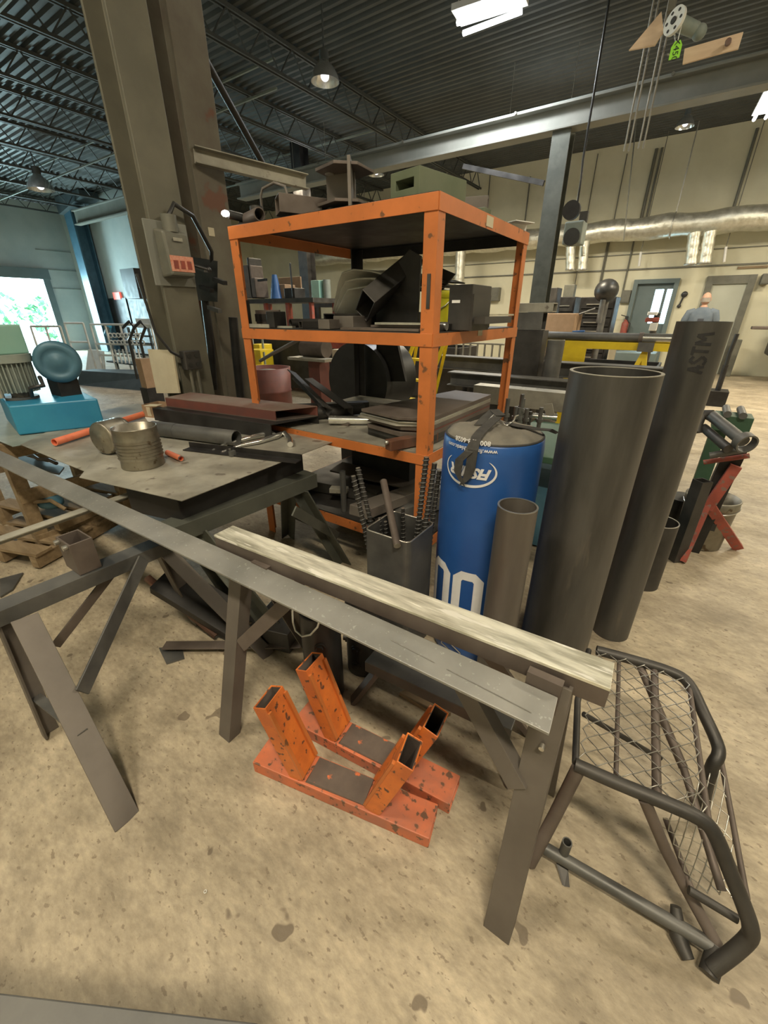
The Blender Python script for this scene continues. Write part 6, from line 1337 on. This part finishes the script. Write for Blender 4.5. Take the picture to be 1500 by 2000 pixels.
# pipes on top
zz=topz
t=thing('flanged_pipe','grey flanged pipe lying slanted on the red tripod at right','pipe',at(1425,860,Y=3.0))
a=at(1390,812,Y=3.12); b_=at(1452,862,Y=2.86); obj('pipe',MB().cyl(a,b_,.030,n=24),'mill_steel',t); d_=(b_-a).normalized(); obj('end_flange',MB().pipe(b_-d_*.01,b_+d_*.035,.052,.008,28),'mill_steel',t); obj('elbow',MB().tube([a,a-d_*.03+V((-.03,0,-.01)),a+V((-.06,-.02,-.05)),a+V((-.05,-.04,-.10))],.034,14),'dark_steel',t)
obj('lower_pipe',MB().cyl(a+V((-.02,-.02,-.07)),b_+V((-.05,0,-.05)),.024,n=18),'dark_steel',t)
a=at(1386,890,Y=2.94); b_=at(1462,876,Y=2.94); obj('cross_pipe',MB().pipe(a,b_,.019,.004,18),'mill_steel',label='grey pipe lying across the top of the red tripod',cat='pipe')
gc=at(1430,822,Y=3.6); t=thing('green_box','dark green box with rollers behind the flanged pipe','box',(gc.x,3.6,0)); obj('box',MB().box((gc.x,3.62,gc.z-.01),(.20,.18,.10)),'machine_green',t,bevel=.003)
for dx in (-.045,.035): obj('roller',MB().cyl((gc.x+dx,3.5,gc.z+.055),(gc.x+dx-.0,3.74,gc.z+.06),.022,n=14),'mill_steel',t)
obj('stem',MB().box((gc.x-.05,3.64,(gc.z-.06)/2),(.09,.08,gc.z-.06)),'machine_green',t)
for k,(px,py,l) in enumerate(((1345,995,'black can on floor behind the short dark pipe'),(1352,975,'dark lump of scrap beside the black can'))):
    p=at(px,1010,z=.0) if k==0 else at(px-12,1000,z=0); p=V((.22+.02*k,3.45+.18*k,0)); obj('scrap_can',MB().cyl(p,p+V((0,0,.2-.03*k)),.06,n=18),'black_steel',label=l,cat='can')
# =================== MESH CART (front right) ===================
q=lambda px,py,z:at(px,py,z=z)
t=thing('mesh_guard','bent dark tube frame with diamond mesh panels on the floor at right','guard frame',(.25,1.0,0))
nr=[q(1123,1493,.36),q(1200,1527,.36),q(1300,1568,.36),q(1365,1598,.355),q(1395,1628,.335),q(1425,1700,.27),q(1455,1775,.20),q(1466,1812,.165),q(1462,1832,.13),q(1430,1862,.08),q(1390,1892,.035)]
def smooth(pts,n=4):
    out=[]; m=len(pts)
    for i in range(m-1):
        p0,p1,p2,p3=pts[max(i-1,0)],pts[i],pts[i+1],pts[min(i+2,m-1)]
        for k in range(n):
            s=k/n; out.append(.5*((2*p1)+(p2-p0)*s+(2*p0-5*p1+4*p2-p3)*s*s+(3*p1-p0-3*p2+p3)*s**3))
    return out+[pts[-1]]
obj('near_rail',MB().tube(smooth(nr),.0165,16),'dark_steel',t,label='shiny worn near rail')
fr_=[q(1165,1270,.36),q(1240,1290,.36),q(1310,1312,.36),q(1345,1335,.355),q(1375,1395,.33),q(1400,1450,.30),q(1403,1475,.285),q(1390,1500,.25),q(1375,1560,.12),q(1370,1600,.03)]
obj('far_rail',MB().tube(smooth(fr_),.0165,16),'dark_steel',t)
lt=[q(1062,1655,.045),q(1400,1853,.04)]; obj('bottom_tube',MB().tube(lt,.0165,16),'mill_steel',t)
obj('foot_tube',MB().tube([q(1400,1853,.04),q(1384,1905,.02)],.02,14),'dark_steel',t)
obj('stub_post',MB().pipe(q(1100,1668,.05),q(1100,1668,.05)+V((0,0,.06)),.013,.003,16),'mill_steel',t)
obj('foot_plate',MB().prism([q(1085,1680,.025),q(1105,1690,.025),q(1108,1730,.003),q(1098,1728,.003)],.006,(1,0,0)),'dark_steel',t)
obj('leg',MB().tube([q(1130,1500,.35),q(1085,1590,.17),q(1035,1685,.01)],.017,12),'brown_steel',t)
obj('leg',MB().tube([q(1258,1560,.35),q(1300,1660,.19),q(1345,1745,.10),q(1400,1845,.045)],.014,12),'brown_steel',t)
obj('foot_shoe',MB().tube([q(1320,1770,.06),q(1325,1830,.02),q(1345,1875,.012)],[.012,.02,.014],10),'dark_steel',t)
obj('cross_tube',MB().tube([q(1140,1395,.355),q(1270,1470,.20),q(1290,1480,.18)],.008,10),'dark_steel',t)
obj('cross_tube',MB().tube([q(1345,1738,.15),q(1440,1795,.14)],.010,10),'dark_steel',t)
obj('back_tube',MB().tube([q(1150,1270,.35),q(1128,1370,.36),q(1124,1490,.36)],.009,10),'dark_steel',t)
for a_,b_,r_ in (((1209,1288,.352),(1203,1515,.352),.006),((1278,1302,.352),(1283,1560,.352),.011),((1345,1330,.355),(1384,1602,.352),.007),((1250,1300,.345),(1335,1500,.25),.012),((1335,1500,.25),(1410,1740,.15),.010),((1407,1477,.14+.1),(1459,1755,.15),.007),((1300,1600,.14),(1350,1735,.14),.007)):
    obj('mesh_bar',MB().cyl(q(*a_),q(*b_),r_,n=10),'brown_steel',t)
def chain(P00,P10,P01,P11,nu,nv,r=.0017):
    mb=MB(); pt=lambda u,v:(P00*(1-u)+P10*u)*(1-v)+(P01*(1-u)+P11*u)*v
    for i in range(nu+1):      # each strand zigzags
        pts=[]
        for j in range(nv+1):
            u=(i+(.5 if (j+i)%2 else -.5))/nu; 
            if u<0 or u>1: u=min(max(u,0),1)
            pts.append(pt(u,j/nv)+V((0,0,.0022*(1 if (i+j)%2 else -1))))
        mb.tube(pts,r,5)
    return mb
obj('mesh_panel',chain(q(1130,1480,.366),q(1383,1596,.366),q(1163,1268,.366),q(1345,1328,.366),10,18),'galvanized',t,label='galvanized diamond mesh')
obj('mesh_panel',chain(q(1384,1604,.345),q(1440,1785,.155),q(1400,1470,.25),q(1459,1755,.155) if 0 else q(1407,1477,.24),7,12),'galvanized',t) if 0 else None
obj('mesh_panel',chain(q(1296,1597,.25),q(1407,1477,.25),q(1352,1740,.13),q(1459,1755,.13),9,11),'galvanized',t,label='galvanized diamond mesh')
# =================== PERSON ===================
pc=at(1383,572,z=1.76); px_,py_=pc.x,pc.y
t=thing('person','bald person in a dark blue-grey T-shirt standing with back turned before the pale door','person',(px_,py_,0))
def skin_body():
    P=[(0,0,.98,.15,.11),(0,0,1.12,.15,.105),(0,.01,1.28,.17,.11),(0,0,1.42,.16,.09),(0,-.01,1.50,.062,.06),(0,-.015,1.57,.055,.058)]
    vs=[];es=[];rs=[]
    for x,y,z,a,b in P: vs.append((x,y,z)); rs.append((a,b))
    es+=[(i,i+1) for i in range(5)]
    def chainp(root,pts):
        k=root
        for x,y,z,r in pts: vs.append((x,y,z)); rs.append((r,r)); es.append((k,len(vs)-1)); k=len(vs)-1
        return k
    hands=[]
    for s in (-1,1):
        h=chainp(3,[(s*.19,0,1.41,.062),(s*.25,.02,1.15,.045),(s*.22,.16,.98,.034),(s*.19,.24,1.0,.026),(s*.18,.30,1.01,.028)]); hands.append(h)
        for f,(dx,dz) in enumerate(((-.03,.012),(-.01,.018),(.01,.016),(.03,.008))): chainp(h,[(s*.18+dx,.345,1.01+dz,.009),(s*.18+dx*1.1,.375,.995+dz,.008)])
        chainp(h,[(s*.15,.31,1.035,.010),(s*.14,.34,1.04,.009)])
        chainp(0,[(s*.10,0,.90,.095),(s*.11,.01,.50,.058),(s*.115,-.02,.09,.042),(s*.13,.12,.04,.04)])
    me=D.meshes.new('body'); me.from_pydata(vs,es,[]); o=D.objects.new('body',me); COL.objects.link(o); o.parent=t; WL[o.name]=WL[t.name]
    sk=o.modifiers.new('skin','SKIN'); 
    me.skin_vertices.new() if not me.skin_vertices else None
    for i,r in enumerate(rs): me.skin_vertices[0].data[i].radius=r
    me.skin_vertices[0].data[0].use_root=True
    sk.use_smooth_shade=True; ss=o.modifiers.new('subd','SUBSURF'); ss.levels=2; ss.render_levels=2; me.materials.append(M('skin')); return o
skin_body()
C_=V((px_,py_,0))
hd=MB().sphere(C_+V((0,-.005,1.655)),.098,24,(.80,.98,1.18)); 
hd.sphere(C_+V((0,.02,1.60)),.068,16,(.85,1,.9))
hd.sphere(C_+V((0,.098,1.635)),.016,10,(.8,1.2,1.4))
for s in (-1,1): hd.sphere(C_+V((s*.08,-.005,1.645)),.024,10,(.35,.8,1.3))
head=obj('head',hd,'skin',t)
for s in (-1,1): obj('eye',MB().sphere(C_+V((s*.03,.082,1.66)),.011,10),'white_plastic',head)
obj('mouth',MB().box(C_+V((0,.088,1.595)),(.045,.01,.008)),'red_primer',head)
hb_=MB(); n=20
for k in range(4):
    z=1.60+.025*k
    for i in range(n+1):
        a_=PI+PI*i/n; hb_.v.append(C_+V((math.cos(a_)*.0815*(1-.02*k),-.005+math.sin(a_)*.0995*(1-.01*k),z)))
for k in range(3):
    for i in range(n): hb_.f.append((k*(n+1)+i,k*(n+1)+i+1,(k+1)*(n+1)+i+1,(k+1)*(n+1)+i)); hb_.sm.append(True)
obj('hair',hb_,'hair_grey',t,label='short grey fringe of hair round the back of the head')
# T-shirt: torso shell with sleeves
def ell(rows,n=28):
    mb=MB()
    for (cx_,cy_,z,a,b) in rows:
        for i in range(n): w_=2*PI*i/n; mb.v.append(C_+V((cx_+a*math.cos(w_),cy_+b*math.sin(w_),z)))
    for k in range(len(rows)-1):
        for i in range(n): mb.f.append((k*n+i,k*n+(i+1)%n,(k+1)*n+(i+1)%n,(k+1)*n+i)); mb.sm.append(True)
    return mb
sh=ell([(0,0,.92,.195,.145),(0,0,1.05,.19,.14),(0,0,1.2,.20,.145),(0,0,1.33,.225,.14),(0,0,1.41,.225,.125),(0,-.005,1.46,.17,.10),(0,-.01,1.49,.10,.08),(0,-.012,1.51,.07,.066)])
for s in (-1,1): sh.tube([C_+V((s*.12,0,1.42)),C_+V((s*.20,0,1.40)),C_+V((s*.245,.01,1.28)),C_+V((s*.26,.02,1.16))],[.08,.085,.075,.07],16)
obj('tshirt',sh,'shirt_blue',t); obj('shirt_print',MB().box(C_+V((.01,-.1465,1.27)),(.10,.004,.07)),'trousers',t)
tr=ell([(0,0,.84,.18,.14),(0,0,.90,.175,.135),(0,0,.98,.165,.125)])
for s in (-1,1): tr.tube([C_+V((s*.085,0,.93)),C_+V((s*.10,0,.80)),C_+V((s*.11,.01,.5)),C_+V((s*.115,-.015,.07))],[.10,.10,.075,.065],16)
obj('trousers',tr,'trousers',t)
for s in (-1,1): obj('boot',MB().sphere(C_+V((s*.12,.05,.05)),.06,14,(.8,2.2,.85)),'black_plastic',t)
# small things on the floor
obj('white_clip',MB().ring(at(401,1741,z=.004),.0035,.0012,(0,0,1),14,6),'white_plastic',label='tiny white ring lying on the bare floor at lower left',cat='ring')

# =================== DARK STOCK BEHIND THE RACK ===================
def bin_(l,X0,X1,Y0,Y1,h,m='black_steel'):
    t=thing('stock_bin',l,'bin',((X0+X1)/2,(Y0+Y1)/2,0)); th=.03
    mb=MB(); mb.box(((X0+X1)/2,Y0,h/2+.04),(X1-X0,th,h-.08)).box(((X0+X1)/2,Y1,h/2+.04),(X1-X0,th,h-.08)).box((X0,(Y0+Y1)/2,h/2+.04),(th,Y1-Y0,h-.08)).box((X1,(Y0+Y1)/2,h/2+.04),(th,Y1-Y0,h-.08)).box(((X0+X1)/2,(Y0+Y1)/2,.1),(X1-X0,Y1-Y0,.03))
    obj('walls',mb,m,t,bevel=.004)
    for x in (X0+.06,X1-.06):
        for y in (Y0+.06,Y1-.06): obj('foot',MB().box((x,y,.04),(.08,.08,.08)),m,t)
    return t
x=lambda px,Y:at(px,700,Y=Y).x
bin_('wide black stock bin on the floor behind the brown grinder and drum',x(480,6.2),x(700,6.2),5.9,6.3,.95)
bin_('low dark bin behind the step ladder and black drum',x(730,6.6),x(900,6.6),6.5,7.2,.9,'dark_steel')
bin_('dark steel bin under the long beams, right of the rack',x(880,5.9),x(1110,5.9),5.45,5.75,.78,'dark_steel')
bin_('long dark bin behind the yellow trestle',x(1010,7.2),x(1290,7.2),7.0,7.6,.75,'black_steel')
bin_('dark bin close behind the rack bottom shelf',-2.1,-1.1,3.05,3.5,.5,'black_steel') if 0 else None
